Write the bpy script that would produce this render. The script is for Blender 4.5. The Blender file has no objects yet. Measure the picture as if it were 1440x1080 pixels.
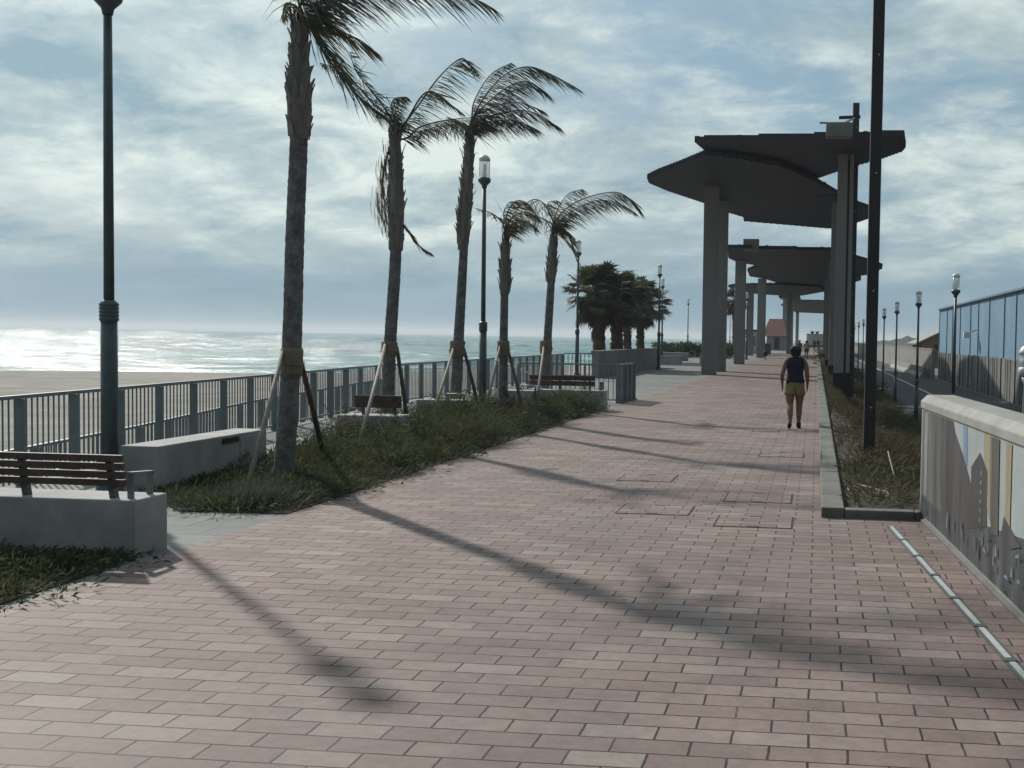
import bpy, bmesh, math, random
from mathutils import Vector, Matrix, noise as mnoise

R = math.radians
rnd = random.Random(7)
scene = bpy.context.scene
COL = scene.collection

# ------------------------------------------------------------------ helpers
class MB:
    """collects shapes; build() links them as ONE mesh object"""
    def __init__(self):
        self.v = []; self.f = []; self.m = []; self.s = []
    def face(self, pts, mat=0, smooth=False):
        n = len(self.v); self.v += [tuple(p) for p in pts]
        self.f.append(tuple(range(n, n + len(pts)))); self.m.append(mat); self.s.append(smooth)
    def box(self, c, size, rotz=0.0, mat=0):
        hx, hy, hz = size[0] / 2, size[1] / 2, size[2] / 2
        ca, sa = math.cos(rotz), math.sin(rotz)
        n = len(self.v)
        for x, y, z in ((-1,-1,-1),(1,-1,-1),(1,1,-1),(-1,1,-1),(-1,-1,1),(1,-1,1),(1,1,1),(-1,1,1)):
            px, py = x * hx, y * hy
            self.v.append((c[0] + ca * px - sa * py, c[1] + sa * px + ca * py, c[2] + z * hz))
        for q in ((0,3,2,1),(4,5,6,7),(0,1,5,4),(1,2,6,5),(2,3,7,6),(3,0,4,7)):
            self.f.append(tuple(n + i for i in q)); self.m.append(mat); self.s.append(False)
    def span(self, a, b, mat=0):
        self.box([(a[i] + b[i]) / 2 for i in range(3)], [abs(b[i] - a[i]) for i in range(3)], 0, mat)
    def beam(self, p, q, w, h, mat=0, up=(0, 0, 1)):
        p, q = Vector(p), Vector(q); d = (q - p).normalized(); u = Vector(up)
        if abs(d.dot(u)) > .98: u = Vector((0, 1, 0))
        s = d.cross(u).normalized(); t = s.cross(d).normalized()
        n = len(self.v)
        for e in (p, q):
            for a, b in ((-1,-1),(1,-1),(1,1),(-1,1)):
                self.v.append(tuple(e + s * (a * w / 2) + t * (b * h / 2)))
        for k in ((0,1,2,3),(7,6,5,4),(0,4,5,1),(1,5,6,2),(2,6,7,3),(3,7,4,0)):
            self.f.append(tuple(n + i for i in k)); self.m.append(mat); self.s.append(False)
    def tube(self, pts, rad, n=10, mat=0, cap=True, jitter=0.0, smooth=True):
        pts = [Vector(p) for p in pts]; rings = []
        if not hasattr(rad, '__len__'): rad = [rad] * len(pts)
        for i, p in enumerate(pts):
            d = (pts[min(i + 1, len(pts) - 1)] - pts[max(i - 1, 0)]).normalized()
            u = Vector((0, 1, 0)) if abs(d.z) > .7 else Vector((0, 0, 1))
            s = d.cross(u).normalized(); t = s.cross(d).normalized()
            base = len(self.v)
            for k in range(n):
                a = 2 * math.pi * k / n
                r = rad[i] * (1 + (rnd.uniform(-jitter, jitter) if jitter else 0))
                self.v.append(tuple(p + s * (math.cos(a) * r) + t * (math.sin(a) * r)))
            rings.append(base)
        for i in range(len(rings) - 1):
            a, b = rings[i], rings[i + 1]
            for k in range(n):
                self.f.append((a + k, a + (k + 1) % n, b + (k + 1) % n, b + k)); self.m.append(mat); self.s.append(smooth)
        if cap:
            self.f.append(tuple(rings[0] + k for k in reversed(range(n)))); self.m.append(mat); self.s.append(False)
            self.f.append(tuple(rings[-1] + k for k in range(n))); self.m.append(mat); self.s.append(False)
    def lathe(self, prof, n=20, c=(0, 0, 0), mat=0, smooth=True):
        rings = []
        for r, z in prof:
            base = len(self.v)
            for k in range(n):
                a = 2 * math.pi * k / n
                self.v.append((c[0] + math.cos(a) * r, c[1] + math.sin(a) * r, c[2] + z))
            rings.append(base)
        for i in range(len(rings) - 1):
            a, b = rings[i], rings[i + 1]
            for k in range(n):
                self.f.append((a + k, a + (k + 1) % n, b + (k + 1) % n, b + k)); self.m.append(mat); self.s.append(smooth)
        self.f.append(tuple(rings[0] + k for k in reversed(range(n)))); self.m.append(mat); self.s.append(False)
        self.f.append(tuple(rings[-1] + k for k in range(n))); self.m.append(mat); self.s.append(False)
    def prism(self, poly, z0, z1, mat=0):
        n = len(poly)
        area = sum(poly[i][0] * poly[(i + 1) % n][1] - poly[(i + 1) % n][0] * poly[i][1] for i in range(n))
        if area < 0: poly = poly[::-1]
        self.face([(x, y, z1) for x, y in poly], mat); self.face([(x, y, z0) for x, y in poly[::-1]], mat)
        for i in range(n):
            a, b = poly[i], poly[(i + 1) % n]
            self.face([(a[0], a[1], z0), (b[0], b[1], z0), (b[0], b[1], z1), (a[0], a[1], z1)], mat)
    def build(self, name, mats, parent=None, loc=None, bevel=0.0, rotz=0.0):
        me = bpy.data.meshes.new(name)
        me.from_pydata(self.v, [], self.f); 
        if not isinstance(mats, (list, tuple)): mats = [mats]
        for m in mats: me.materials.append(m)
        me.polygons.foreach_set('material_index', self.m)
        me.polygons.foreach_set('use_smooth', self.s)
        me.update()
        o = bpy.data.objects.new(name, me); COL.objects.link(o)
        if parent: o.parent = parent
        if loc: o.location = loc
        o.rotation_euler.z = rotz
        if bevel:
            bm = bmesh.new(); bm.from_mesh(me)
            bmesh.ops.remove_doubles(bm, verts=bm.verts, dist=1e-5)
            bmesh.ops.bevel(bm, geom=[e for e in bm.edges if len(e.link_faces) == 2 and e.calc_face_angle(0) > .6], offset=bevel, segments=2, affect='EDGES', profile=.5)
            bm.to_mesh(me); bm.free()
        return o

def tag(o, label, cat, group=None, kind=None):
    o['label'] = label; o['category'] = cat
    if group: o['group'] = group
    if kind: o['kind'] = kind
    return o
def structure(o, label=None, cat=None):
    o['kind'] = 'structure'
    if label: o['label'] = label
    if cat: o['category'] = cat
    return o
def empty(name, loc, label, cat, group=None, rz=0.0):
    o = bpy.data.objects.new(name, None); COL.objects.link(o); o.empty_display_size = .3
    o.location = loc; o.rotation_euler.z = rz
    return tag(o, label, cat, group)
def copy_tree(o, parent=None):
    c = o.copy(); COL.objects.link(c)
    if parent: c.parent = parent
    for ch in list(o.children): copy_tree(ch, c)
    return c

# ------------------------------------------------------------------ materials
def nt_of(name):
    m = bpy.data.materials.new(name); m.use_nodes = True
    nt = m.node_tree; b = nt.nodes['Principled BSDF']
    return m, nt, b, nt.nodes.new, nt.links.new
def ramp(N, stops):
    r = N('ShaderNodeValToRGB'); e = r.color_ramp.elements
    while len(e) < len(stops): e.new(.5)
    for k, (p, c) in enumerate(stops):
        e[k].position = p; e[k].color = (c[0], c[1], c[2], 1) if hasattr(c, '__len__') else (c, c, c, 1)
    return r
def mat(name, col, var=.15, scale=4.0, rough=.7, bump=.1, bscale=None, metal=0.0, spec=.4, streak=0.0, col2=None, dirt=0.0):
    m, nt, b, N, L = nt_of(name)
    g = N('ShaderNodeNewGeometry'); mp = N('ShaderNodeMapping'); L(g.outputs['Position'], mp.inputs['Vector'])
    mp.inputs['Scale'].default_value = (1, 1, .12) if streak else (1, 1, 1)
    n1 = N('ShaderNodeTexNoise'); n1.inputs['Scale'].default_value = scale; n1.inputs['Detail'].default_value = 6
    L(mp.outputs[0], n1.inputs['Vector'])
    c2 = col2 or tuple(c * (1 - var) for c in col); c1 = tuple(min(1, c * (1 + var)) for c in col)
    r = ramp(N, [(.3, c2), (.7, c1)]); L(n1.outputs['Fac'], r.inputs['Fac'])
    out = r.outputs['Color']
    if dirt:
        n3 = N('ShaderNodeTexNoise'); n3.inputs['Scale'].default_value = scale * .23; n3.inputs['Detail'].default_value = 9; n3.inputs['Roughness'].default_value = .7
        L(g.outputs['Position'], n3.inputs['Vector'])
        r3 = ramp(N, [(.42, 1 - dirt), (.6, 1.0)]); L(n3.outputs['Fac'], r3.inputs['Fac'])
        mx = N('ShaderNodeMix'); mx.data_type = 'RGBA'; mx.blend_type = 'MULTIPLY'; mx.inputs[0].default_value = 1
        L(out, mx.inputs[6]); L(r3.outputs['Color'], mx.inputs[7]); out = mx.outputs[2]
    L(out, b.inputs['Base Color'])
    b.inputs['Roughness'].default_value = rough; b.inputs['Metallic'].default_value = metal
    b.inputs['Specular IOR Level'].default_value = spec
    if bump:
        n2 = N('ShaderNodeTexNoise'); n2.inputs['Scale'].default_value = bscale or scale * 8; n2.inputs['Detail'].default_value = 5
        L(g.outputs['Position'], n2.inputs['Vector'])
        bp = N('ShaderNodeBump'); bp.inputs['Strength'].default_value = bump; bp.inputs['Distance'].default_value = .02
        L(n2.outputs['Fac'], bp.inputs['Height']); L(bp.outputs[0], b.inputs['Normal'])
    return m
def leaf_mat(name, a, b2, c=None, scale=3.0, rough=.6, trans=.25):
    m, nt, b, N, L = nt_of(name)
    g = N('ShaderNodeNewGeometry')
    n1 = N('ShaderNodeTexNoise'); n1.inputs['Scale'].default_value = scale; n1.inputs['Detail'].default_value = 4
    L(g.outputs['Position'], n1.inputs['Vector'])
    ad = N('ShaderNodeMath'); ad.operation = 'MULTIPLY_ADD'; ad.inputs[1].default_value = .45; 
    L(g.outputs['Random Per Island'], ad.inputs[0]); L(n1.outputs['Fac'], ad.inputs[2])
    stops = [(.35, a), (.85, b2)] if c is None else [(.35, a), (.7, b2), (.95, c)]
    r = ramp(N, stops); L(ad.outputs[0], r.inputs['Fac']); L(r.outputs['Color'], b.inputs['Base Color'])
    b.inputs['Roughness'].default_value = rough; b.inputs['Specular IOR Level'].default_value = .3
    tr = N('ShaderNodeBsdfTranslucent'); L(r.outputs['Color'], tr.inputs['Color'])
    mx = N('ShaderNodeMixShader'); mx.inputs[0].default_value = trans
    out = nt.nodes['Material Output']
    L(b.outputs[0], mx.inputs[1]); L(tr.outputs[0], mx.inputs[2]); L(mx.outputs[0], out.inputs['Surface'])
    return m

def paving(name, c1, c2, cm, bw, rh, mortar=.006, rough=.5, offset=.5, stain=.3, extra=None, rot=0.0, spec=.35):
    m, nt, b, N, L = nt_of(name)
    g = N('ShaderNodeNewGeometry'); mp = N('ShaderNodeMapping'); L(g.outputs['Position'], mp.inputs['Vector'])
    mp.inputs['Rotation'].default_value = (0, 0, rot)
    # hand-laid courses wander a little
    nw = N('ShaderNodeTexNoise'); nw.inputs['Scale'].default_value = .9; nw.inputs['Detail'].default_value = 3
    L(g.outputs['Position'], nw.inputs['Vector'])
    sb = N('ShaderNodeVectorMath'); sb.operation = 'SUBTRACT'; sb.inputs[1].default_value = (.5, .5, .5); L(nw.outputs['Color'], sb.inputs[0])
    sc = N('ShaderNodeVectorMath'); sc.operation = 'SCALE'; sc.inputs['Scale'].default_value = .022; L(sb.outputs[0], sc.inputs[0])
    av0 = N('ShaderNodeVectorMath'); av0.operation = 'ADD'; L(mp.outputs[0], av0.inputs[0]); L(sc.outputs[0], av0.inputs[1])
    # worn, slightly ragged arrises
    ne = N('ShaderNodeTexNoise'); ne.inputs['Scale'].default_value = 16; ne.inputs['Detail'].default_value = 4; L(g.outputs['Position'], ne.inputs['Vector'])
    se = N('ShaderNodeVectorMath'); se.operation = 'SUBTRACT'; se.inputs[1].default_value = (.5, .5, .5); L(ne.outputs['Color'], se.inputs[0])
    te = N('ShaderNodeVectorMath'); te.operation = 'SCALE'; te.inputs['Scale'].default_value = .009; L(se.outputs[0], te.inputs[0])
    av = N('ShaderNodeVectorMath'); av.operation = 'ADD'; L(av0.outputs[0], av.inputs[0]); L(te.outputs[0], av.inputs[1])
    br = N('ShaderNodeTexBrick'); br.offset = offset; br.inputs['Scale'].default_value = 1
    br.inputs['Brick Width'].default_value = bw; br.inputs['Row Height'].default_value = rh
    br.inputs['Mortar Size'].default_value = mortar; br.inputs['Mortar Smooth'].default_value = .15; br.inputs['Bias'].default_value = 0
    br.inputs['Color1'].default_value = (0, 0, 0, 1); br.inputs['Color2'].default_value = (1, 1, 1, 1); br.inputs['Mortar'].default_value = (.5, .5, .5, 1)
    L(av.outputs[0], br.inputs['Vector'])
    stops = [(0, c1), (.5, [(a + d) / 2 for a, d in zip(c1, c2)]), (1, c2)]
    if extra: stops = [(0, [q * .86 for q in c1]), (.45, c1), (.82, c2), (1, extra)]
    r = ramp(N, stops); L(br.outputs['Color'], r.inputs['Fac'])
    # broad colour drift over the paving + fine grain
    n1 = N('ShaderNodeTexNoise'); n1.inputs['Scale'].default_value = .35; n1.inputs['Detail'].default_value = 7; n1.inputs['Roughness'].default_value = .6
    L(g.outputs['Position'], n1.inputs['Vector'])
    r1 = ramp(N, [(.3, (1 - stain, 1 - stain * .95, 1 - stain * .85)), (.62, (1.0, 1.0, 1.0))]); L(n1.outputs['Fac'], r1.inputs['Fac'])
    mx = N('ShaderNodeMix'); mx.data_type = 'RGBA'; mx.blend_type = 'MULTIPLY'; mx.inputs[0].default_value = 1
    L(r.outputs['Color'], mx.inputs[6]); L(r1.outputs['Color'], mx.inputs[7])
    n2 = N('ShaderNodeTexNoise'); n2.inputs['Scale'].default_value = 14; n2.inputs['Detail'].default_value = 9; n2.inputs['Roughness'].default_value = .75
    L(g.outputs['Position'], n2.inputs['Vector'])
    r2 = ramp(N, [(.3, .78), (.7, 1.12)]); L(n2.outputs['Fac'], r2.inputs['Fac'])
    mx2 = N('ShaderNodeMix'); mx2.data_type = 'RGBA'; mx2.blend_type = 'MULTIPLY'; mx2.inputs[0].default_value = 1
    # trodden-in dark spots and dirty blotches
    vo = N('ShaderNodeTexVoronoi'); vo.inputs['Scale'].default_value = 1.3; vo.inputs['Randomness'].default_value = 1.0; L(g.outputs['Position'], vo.inputs['Vector'])
    rv = ramp(N, [(.018, .45), (.034, 1.0)]); L(vo.outputs['Distance'], rv.inputs['Fac'])
    nd = N('ShaderNodeTexNoise'); nd.inputs['Scale'].default_value = 1.4; nd.inputs['Detail'].default_value = 10; nd.inputs['Roughness'].default_value = .72; L(g.outputs['Position'], nd.inputs['Vector'])
    rd_ = ramp(N, [(.36, .80), (.52, 1.0), (.72, 1.10)]); L(nd.outputs['Fac'], rd_.inputs['Fac'])
    mv = N('ShaderNodeMix'); mv.data_type = 'RGBA'; mv.blend_type = 'MULTIPLY'; mv.inputs[0].default_value = 1; L(rv.outputs['Color'], mv.inputs[6]); L(rd_.outputs['Color'], mv.inputs[7])
    mw_ = N('ShaderNodeMix'); mw_.data_type = 'RGBA'; mw_.blend_type = 'MULTIPLY'; mw_.inputs[0].default_value = 1; L(mx.outputs[2], mw_.inputs[6]); L(mv.outputs[2], mw_.inputs[7])
    L(mw_.outputs[2], mx2.inputs[6]); L(r2.outputs['Color'], mx2.inputs[7])
    # joints, wider and darker in places
    n3 = N('ShaderNodeTexNoise'); n3.inputs['Scale'].default_value = 2.3; n3.inputs['Detail'].default_value = 5; L(g.outputs['Position'], n3.inputs['Vector'])
    r3 = ramp(N, [(.30, .55), (.50, 1.0)]); L(n3.outputs['Fac'], r3.inputs['Fac'])
    ml = N('ShaderNodeMath'); ml.operation = 'MULTIPLY'; L(br.outputs['Fac'], ml.inputs[0]); L(r3.outputs['Color'], ml.inputs[1])
    mx3 = N('ShaderNodeMix'); mx3.data_type = 'RGBA'; L(ml.outputs[0], mx3.inputs[0]); L(mx2.outputs[2], mx3.inputs[6]); mx3.inputs[7].default_value = (*cm, 1)
    L(mx3.outputs[2], b.inputs['Base Color'])
    b.inputs['Specular IOR Level'].default_value = spec
    rr = ramp(N, [(.3, rough - .08), (.7, rough + .12)]); L(n1.outputs['Fac'], rr.inputs['Fac']); L(rr.outputs['Color'], b.inputs['Roughness'])
    # bump: recessed joints, each paver at its own height, grain
    sm = N('ShaderNodeMath'); sm.operation = 'MULTIPLY_ADD'; sm.inputs[1].default_value = -1.0; L(br.outputs['Fac'], sm.inputs[0])
    s2 = N('ShaderNodeMath'); s2.operation = 'MULTIPLY'; s2.inputs[1].default_value = .35; L(n2.outputs['Fac'], s2.inputs[0]); L(s2.outputs[0], sm.inputs[2])
    bp = N('ShaderNodeBump'); bp.inputs['Strength'].default_value = .55; bp.inputs['Distance'].default_value = .006
    L(sm.outputs[0], bp.inputs['Height']); L(bp.outputs[0], b.inputs['Normal'])
    return m

M = {}
M['brick'] = paving('pink_pavers', (.246, .180, .164), (.272, .209, .189), (.020, .017, .017), .324, .160, .0058, extra=(.300, .252, .226), rough=.70, spec=.26, stain=.26)
M['slab'] = paving('grey_slabs', (.20, .215, .21), (.24, .255, .25), (.08, .078, .075), .60, .40, .006, rough=.75, stain=.25, spec=.2)
M['concrete'] = mat('plinth_concrete', (.385, .385, .38), .10, 3.2, .8, .22, 90, dirt=.30)
M['pillar'] = mat('pillar_concrete', (.25, .245, .24), .08, 1.2, .85, .1, 40, streak=1, dirt=.15)
M['kerb'] = mat('kerb_concrete', (.16, .165, .145), .12, 6, .8, .15, 70, dirt=.3)
M['cap'] = mat('wall_concrete', (.31, .31, .285), .09, 5, .8, .15, 60, dirt=.2)
M['render_grey'] = mat('grey_render', (.27, .27, .265), .08, 2, .85, .1, 40, dirt=.2)
M['white_render'] = mat('white_render', (.70, .69, .66), .05, 2, .8, .05, 40, dirt=.12)
M['red'] = mat('red_tiles', (.10, .036, .033), .2, 3, .8, .1, 20)
M['roofdark'] = mat('dark_roof_edge', (.09, .09, .09), .2, 3, .7, .1)
M['dark_steel'] = mat('dark_blue_steel', (.055, .075, .085), .18, 8, .45, .04, 60, spec=.5)
M['black_steel'] = mat('black_steel', (.022, .020, .022), .25, 6, .5, .06, 50, spec=.5, streak=1)
M['rail'] = mat('grey_painted_steel', (.15, .19, .21), .12, 5, .45, .04, 50, spec=.5, dirt=.15)
M['galv'] = mat('galvanised_bolts', (.5, .5, .5), .1, 20, .35, 0, metal=.8)
M['roof'] = mat('charcoal_slats', (.033, .038, .052), .25, 1.5, .65, .1, 20)
M['black'] = mat('black_plinth', (.018, .018, .02), .3, 3, .8, .2)
M['timber'] = mat('brown_slats', (.085, .055, .045), .3, 9, .55, .15, 80, streak=0)
M['stake'] = mat('pale_wood', (.24, .22, .19), .25, 12, .75, .2, 60)
M['stake_d'] = mat('weathered_wood', (.10, .075, .055), .3, 12, .8, .2, 60)
M['burlap'] = mat('burlap', (.20, .175, .135), .2, 25, .95, .6, 180)
M['trunk'] = mat('palm_bark', (.19, .19, .195), .30, 30, .95, .8, 60, dirt=.4)
M['sheath'] = mat('palm_leaf_bases', (.19, .185, .175), .35, 9, .9, .5, 50, streak=1)
M['frond'] = leaf_mat('palm_leaflets', (.045, .058, .045), (.075, .09, .065), (.12, .12, .085), 1.5)
M['frond_dry'] = leaf_mat('dry_palm_leaflets', (.085, .075, .045), (.14, .115, .07), (.21, .17, .11), 1.5)
M['fan'] = leaf_mat('fan_palm_leaves', (.035, .05, .03), (.065, .085, .045), (.10, .11, .06), 1.2)
M['fan_dead'] = leaf_mat('dead_fan_leaves', (.05, .042, .032), (.09, .075, .055), None, 1.2, .8)
M['fan_trunk'] = mat('fan_palm_bark', (.075, .06, .055), .4, 5, .95, .8, 12)
M['cover'] = leaf_mat('ground_cover_leaves', (.026, .045, .024), (.058, .078, .038), (.14, .135, .07), 1.8, .65, .35)
M['cover_grey'] = leaf_mat('grey_shrub_leaves', (.06, .075, .055), (.13, .15, .12), None, 5, .7, .2)
M['dry'] = leaf_mat('dry_grass', (.05, .040, .024), (.095, .074, .042), (.18, .14, .085), 1.2, .8, .3)
M['flower'] = mat('small_flowers', (.55, .42, .10), .2, 20, .7, 0)
M['soil'] = mat('dark_soil', (.036, .03, .023), .35, 6, .95, .8, 30)
M['sand'] = mat('beach_sand', (.275, .26, .23), .12, 1.6, .95, 1.0, 3.0, dirt=.30)
M['asphalt'] = mat('asphalt', (.05, .05, .057), .18, 2, .85, .3, 120, dirt=.2)
M['earth'] = mat('dry_earth', (.16, .14, .10), .25, .05, .95, .3, .5)
M['blue'] = mat('blue_cladding', (.165, .285, .40), .06, .8, .85, .05, 3, streak=1, dirt=.1)
M['blue_d'] = mat('blue_ribs', (.105, .18, .255), .1, 1, .5, .03)
M['sheet'] = mat('weathered_sheet_steel', (.22, .23, .22), .35, 1.4, .6, .1, 20, streak=1, dirt=.35)
M['sheet_d'] = mat('dark_sheet_ribs', (.13, .14, .145), .3, 1.4, .6, .1, 20, streak=1)
M['brown_wall'] = mat('brown_brick_wall', (.20, .11, .07), .2, 2, .9, .2)
M['hedge'] = leaf_mat('hedge_leaves', (.03, .05, .025), (.07, .10, .045), None, .8)
M['farwood'] = mat('far_trees', (.045, .06, .04), .35, .06, .95, .5, .3)
M['joint'] = mat('dark_joint', (.03, .026, .024), .3, 20, .9, .1)
M['glass_strip'] = mat('frosted_strip_glass', (.50, .54, .53), .12, 15, .25, .03, 60, spec=.6)
M['channel'] = mat('strip_channel_metal', (.12, .135, .14), .15, 20, .4, .05, metal=.4)
# mural paints
for k, c, v in (('mu_grey', (.14, .145, .143), .35), ('mu_tower', (.085, .083, .084), .3), ('mu_sky', (.36, .40, .41), .10), ('mu_blue', (.20, .29, .38), .15),
                ('mu_ochre', (.33, .285, .19), .15), ('mu_brown', (.12, .11, .10), .25), ('mu_house', (.075, .073, .075), .25), ('mu_low', (.085, .092, .10), .5),
                ('mu_pale', (.28, .29, .29), .3)):
    M[k] = mat(k, c, v, 5, .6, .03, 30, spec=.2, streak=1, dirt=.18)
# people
for k, c in (('skin', (.23, .125, .09)), ('navy', (.010, .013, .032)), ('khaki', (.24, .19, .10)), ('hair', (.012, .010, .010)), ('shoe', (.02, .02, .022)),
             ('pale_top', (.40, .38, .32)), ('dark_cloth', (.02, .02, .025)), ('white_cap', (.75, .75, .75)), ('grey_cloth', (.10, .10, .11))):
    M[k] = mat('cloth_' + k if k != 'skin' else 'skin', c, .1, 12, .8, .06, 80)

def lantern_glass():
    m, nt, b, N, L = nt_of('lantern_glass')
    b.inputs['Base Color'].default_value = (.85, .88, .88, 1); b.inputs['Roughness'].default_value = .12
    tr = N('ShaderNodeBsdfTransparent'); tr.inputs['Color'].default_value = (.93, .95, .95, 1)
    n = N('ShaderNodeTexNoise'); n.inputs['Scale'].default_value = 9
    r = ramp(N, [(.3, .28), (.7, .42)]); L(n.outputs['Fac'], r.inputs['Fac'])
    mx = N('ShaderNodeMixShader'); L(r.outputs['Color'], mx.inputs[0])
    L(tr.outputs[0], mx.inputs[1]); L(b.outputs[0], mx.inputs[2]); L(mx.outputs[0], nt.nodes['Material Output'].inputs['Surface'])
    return m
M['glass'] = lantern_glass()
M['lampcap'] = mat('pale_lamp_cap', (.62, .63, .62), .08, 10, .45, .03)
SUN_E, EXPO, SKX, SKY, HAZE = 3.4, .12, 16.4, 17.7, .0003
# ------------------------------------------------------------------ camera, sun, sky
F_PX, CX = 1580.0, 985.0
cam_d = bpy.data.cameras.new('camera'); cam = bpy.data.objects.new('camera', cam_d); COL.objects.link(cam)
cam_d.sensor_width = 36; cam_d.sensor_fit = 'HORIZONTAL'; cam_d.lens = 36 * F_PX / 1440
cam_d.shift_x = (720 - CX) / 1440; cam_d.clip_start = .05; cam_d.clip_end = 60000
yaw, pitch, roll = math.atan2(162, F_PX), math.atan2(64.6, F_PX), .0169
fw = Vector((-math.sin(yaw) * math.cos(pitch), math.cos(yaw) * math.cos(pitch), -math.sin(pitch)))
r0 = Vector((math.cos(yaw), math.sin(yaw), 0)); u0 = r0.cross(fw)
rr = r0 * math.cos(roll) + u0 * math.sin(roll); uu = -r0 * math.sin(roll) + u0 * math.cos(roll)
mw = Matrix((rr, uu, -fw)).transposed().to_4x4(); mw.translation = (0, 0, 1.7)
cam.matrix_world = mw
scene.camera = cam

SUN_EL = R(35.5); sun_h = Vector((-.667, .745, 0)).normalized()
sdir = Vector((sun_h.x * math.cos(SUN_EL), sun_h.y * math.cos(SUN_EL), math.sin(SUN_EL)))
sd = bpy.data.lights.new('sun', 'SUN'); sd.energy = SUN_E; sd.angle = R(1.3); sd.color = (1.0, .93, .84)
so = bpy.data.objects.new('sun', sd); COL.objects.link(so); so.location = (-40, 45, 40)
so.rotation_euler = (-sdir).to_track_quat('-Z', 'Y').to_euler()

def build_world():
    w = bpy.data.worlds.new('World'); scene.world = w; w.use_nodes = True
    nt = w.node_tree; N, L = nt.nodes.new, nt.links.new
    bg = nt.nodes['Background']; bg.inputs['Strength'].default_value = .10
    sky = N('ShaderNodeTexSky'); sky.sky_type = 'NISHITA'; sky.sun_disc = False
    sky.sun_elevation = SUN_EL; sky.sun_rotation = math.atan2(sdir.x, sdir.y); sky.dust_density = 2.5; sky.air_density = 1.0
    tc = N('ShaderNodeTexCoord'); sp = N('ShaderNodeSeparateXYZ'); L(tc.outputs['Generated'], sp.inputs[0])
    def mth(op, a, b=None, c=None, clamp=False):
        n = N('ShaderNodeMath'); n.operation = op; n.use_clamp = clamp
        for i, q in enumerate((a, b, c)):
            if q is None: continue
            if isinstance(q, (int, float)): n.inputs[i].default_value = q
            else: L(q, n.inputs[i])
        return n.outputs[0]
    z = mth('MAXIMUM', sp.outputs['Z'], 0.0)
    zz = mth('ADD', z, .26)
    cb = N('ShaderNodeCombineXYZ'); L(mth('DIVIDE', sp.outputs['X'], zz), cb.inputs[0]); L(mth('DIVIDE', sp.outputs['Y'], zz), cb.inputs[1])
    def nz(scale, detail, rough, off, dist=0.0, sx=1.0, sy=1.0, rot=0.0):
        mp = N('ShaderNodeMapping'); mp.inputs['Location'].default_value = off; mp.inputs['Scale'].default_value = (sx, sy, 1); mp.inputs['Rotation'].default_value = (0, 0, rot)
        L(cb.outputs[0], mp.inputs['Vector'])
        off_ = (off[0] + 18.6, off[1] + 10.2, 0); mp.inputs['Location'].default_value = off_
        n = N('ShaderNodeTexNoise'); n.inputs['Scale'].default_value = scale; n.inputs['Detail'].default_value = detail
        n.inputs['Roughness'].default_value = rough; n.inputs['Distortion'].default_value = dist
        L(mp.outputs[0], n.inputs['Vector']); return n.outputs['Fac']
    big = nz(1.35, 9, .56, (SKX, SKY, 0), .25, rot=.5, sy=1.15)
    wisp = nz(5.2, 9, .66, (4.2, 7.7, 0), .2, sx=1.0, sy=1.2, rot=.35)
    dens = mth('ADD', mth('MULTIPLY', big, .62), mth('MULTIPLY', wisp, .38))
    rd = ramp(N, [(.38, 0.0), (.55, 1.0)]); rd.color_ramp.interpolation = 'EASE'; L(dens, rd.inputs['Fac'])
    lum = nz(2.9, 10, .64, (9.3, 2.2, 0), .25, sy=1.15, rot=.3)
    rl = ramp(N, [(.35, (2.45, 3.6, 4.2)), (.48, (4.25, 5.2, 5.4)), (.61, (6.7, 7.5, 7.1))]); L(lum, rl.inputs['Fac'])
    # the clear gaps: the Nishita sky veiled by thin high cloud
    veil = N('ShaderNodeMix'); veil.data_type = 'RGBA'; veil.inputs[0].default_value = .80
    L(sky.outputs[0], veil.inputs[6]); veil.inputs[7].default_value = (1.8, 3.2, 4.2, 1)
    m1 = N('ShaderNodeMix'); m1.data_type = 'RGBA'; L(mth('MULTIPLY', rd.outputs['Color'], .93), m1.inputs[0]); L(veil.outputs[2], m1.inputs[6]); L(rl.outputs['Color'], m1.inputs[7])
    # grey stratus deck low over the sea
    band = nz(.55, 5, .5, (2.2, 5.1, 0), .2, sx=1.0, sy=2.2, rot=.11)
    hz = mth('ADD', z, mth('MULTIPLY', mth('SUBTRACT', band, .5), .05))
    rb = ramp(N, [(.0, .95), (.035, .82), (.06, .35), (.085, 0.0)]); rb.color_ramp.interpolation = 'EASE'; L(hz, rb.inputs['Fac'])
    m2 = N('ShaderNodeMix'); m2.data_type = 'RGBA'; L(rb.outputs['Color'], m2.inputs[0]); L(m1.outputs[2], m2.inputs[6]); m2.inputs[7].default_value = (2.0, 3.2, 3.95, 1)
    # clouds thin and bright towards the sun
    dt = N('ShaderNodeVectorMath'); dt.operation = 'DOT_PRODUCT'; L(tc.outputs['Generated'], dt.inputs[0]); dt.inputs[1].default_value = sdir
    d0 = mth('MAXIMUM', dt.outputs['Value'], 0.0)
    glow = mth('ADD', mth('MULTIPLY', mth('POWER', d0, 9.0), 1.0), mth('MULTIPLY', mth('POWER', d0, 60.0), 3.0))
    mr = N('ShaderNodeMapRange'); mr.interpolation_type = 'SMOOTHSTEP'; L(dt.outputs['Value'], mr.inputs[0])
    mr.inputs[1].default_value = -.35; mr.inputs[2].default_value = .65; mr.inputs[3].default_value = .36; mr.inputs[4].default_value = 1.0
    k = mth('ADD', mth('MULTIPLY', glow, .36), mr.outputs[0])
    vm = N('ShaderNodeVectorMath'); vm.operation = 'SCALE'; L(m2.outputs[2], vm.inputs[0]); L(k, vm.inputs['Scale'])
    L(vm.outputs[0], bg.inputs['Color'])
build_world()
vs = scene.view_settings; vs.view_transform = 'Standard'; vs.look = 'None'; vs.exposure = EXPO; vs.gamma = 1
scene.cycles.use_denoising = True
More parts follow.
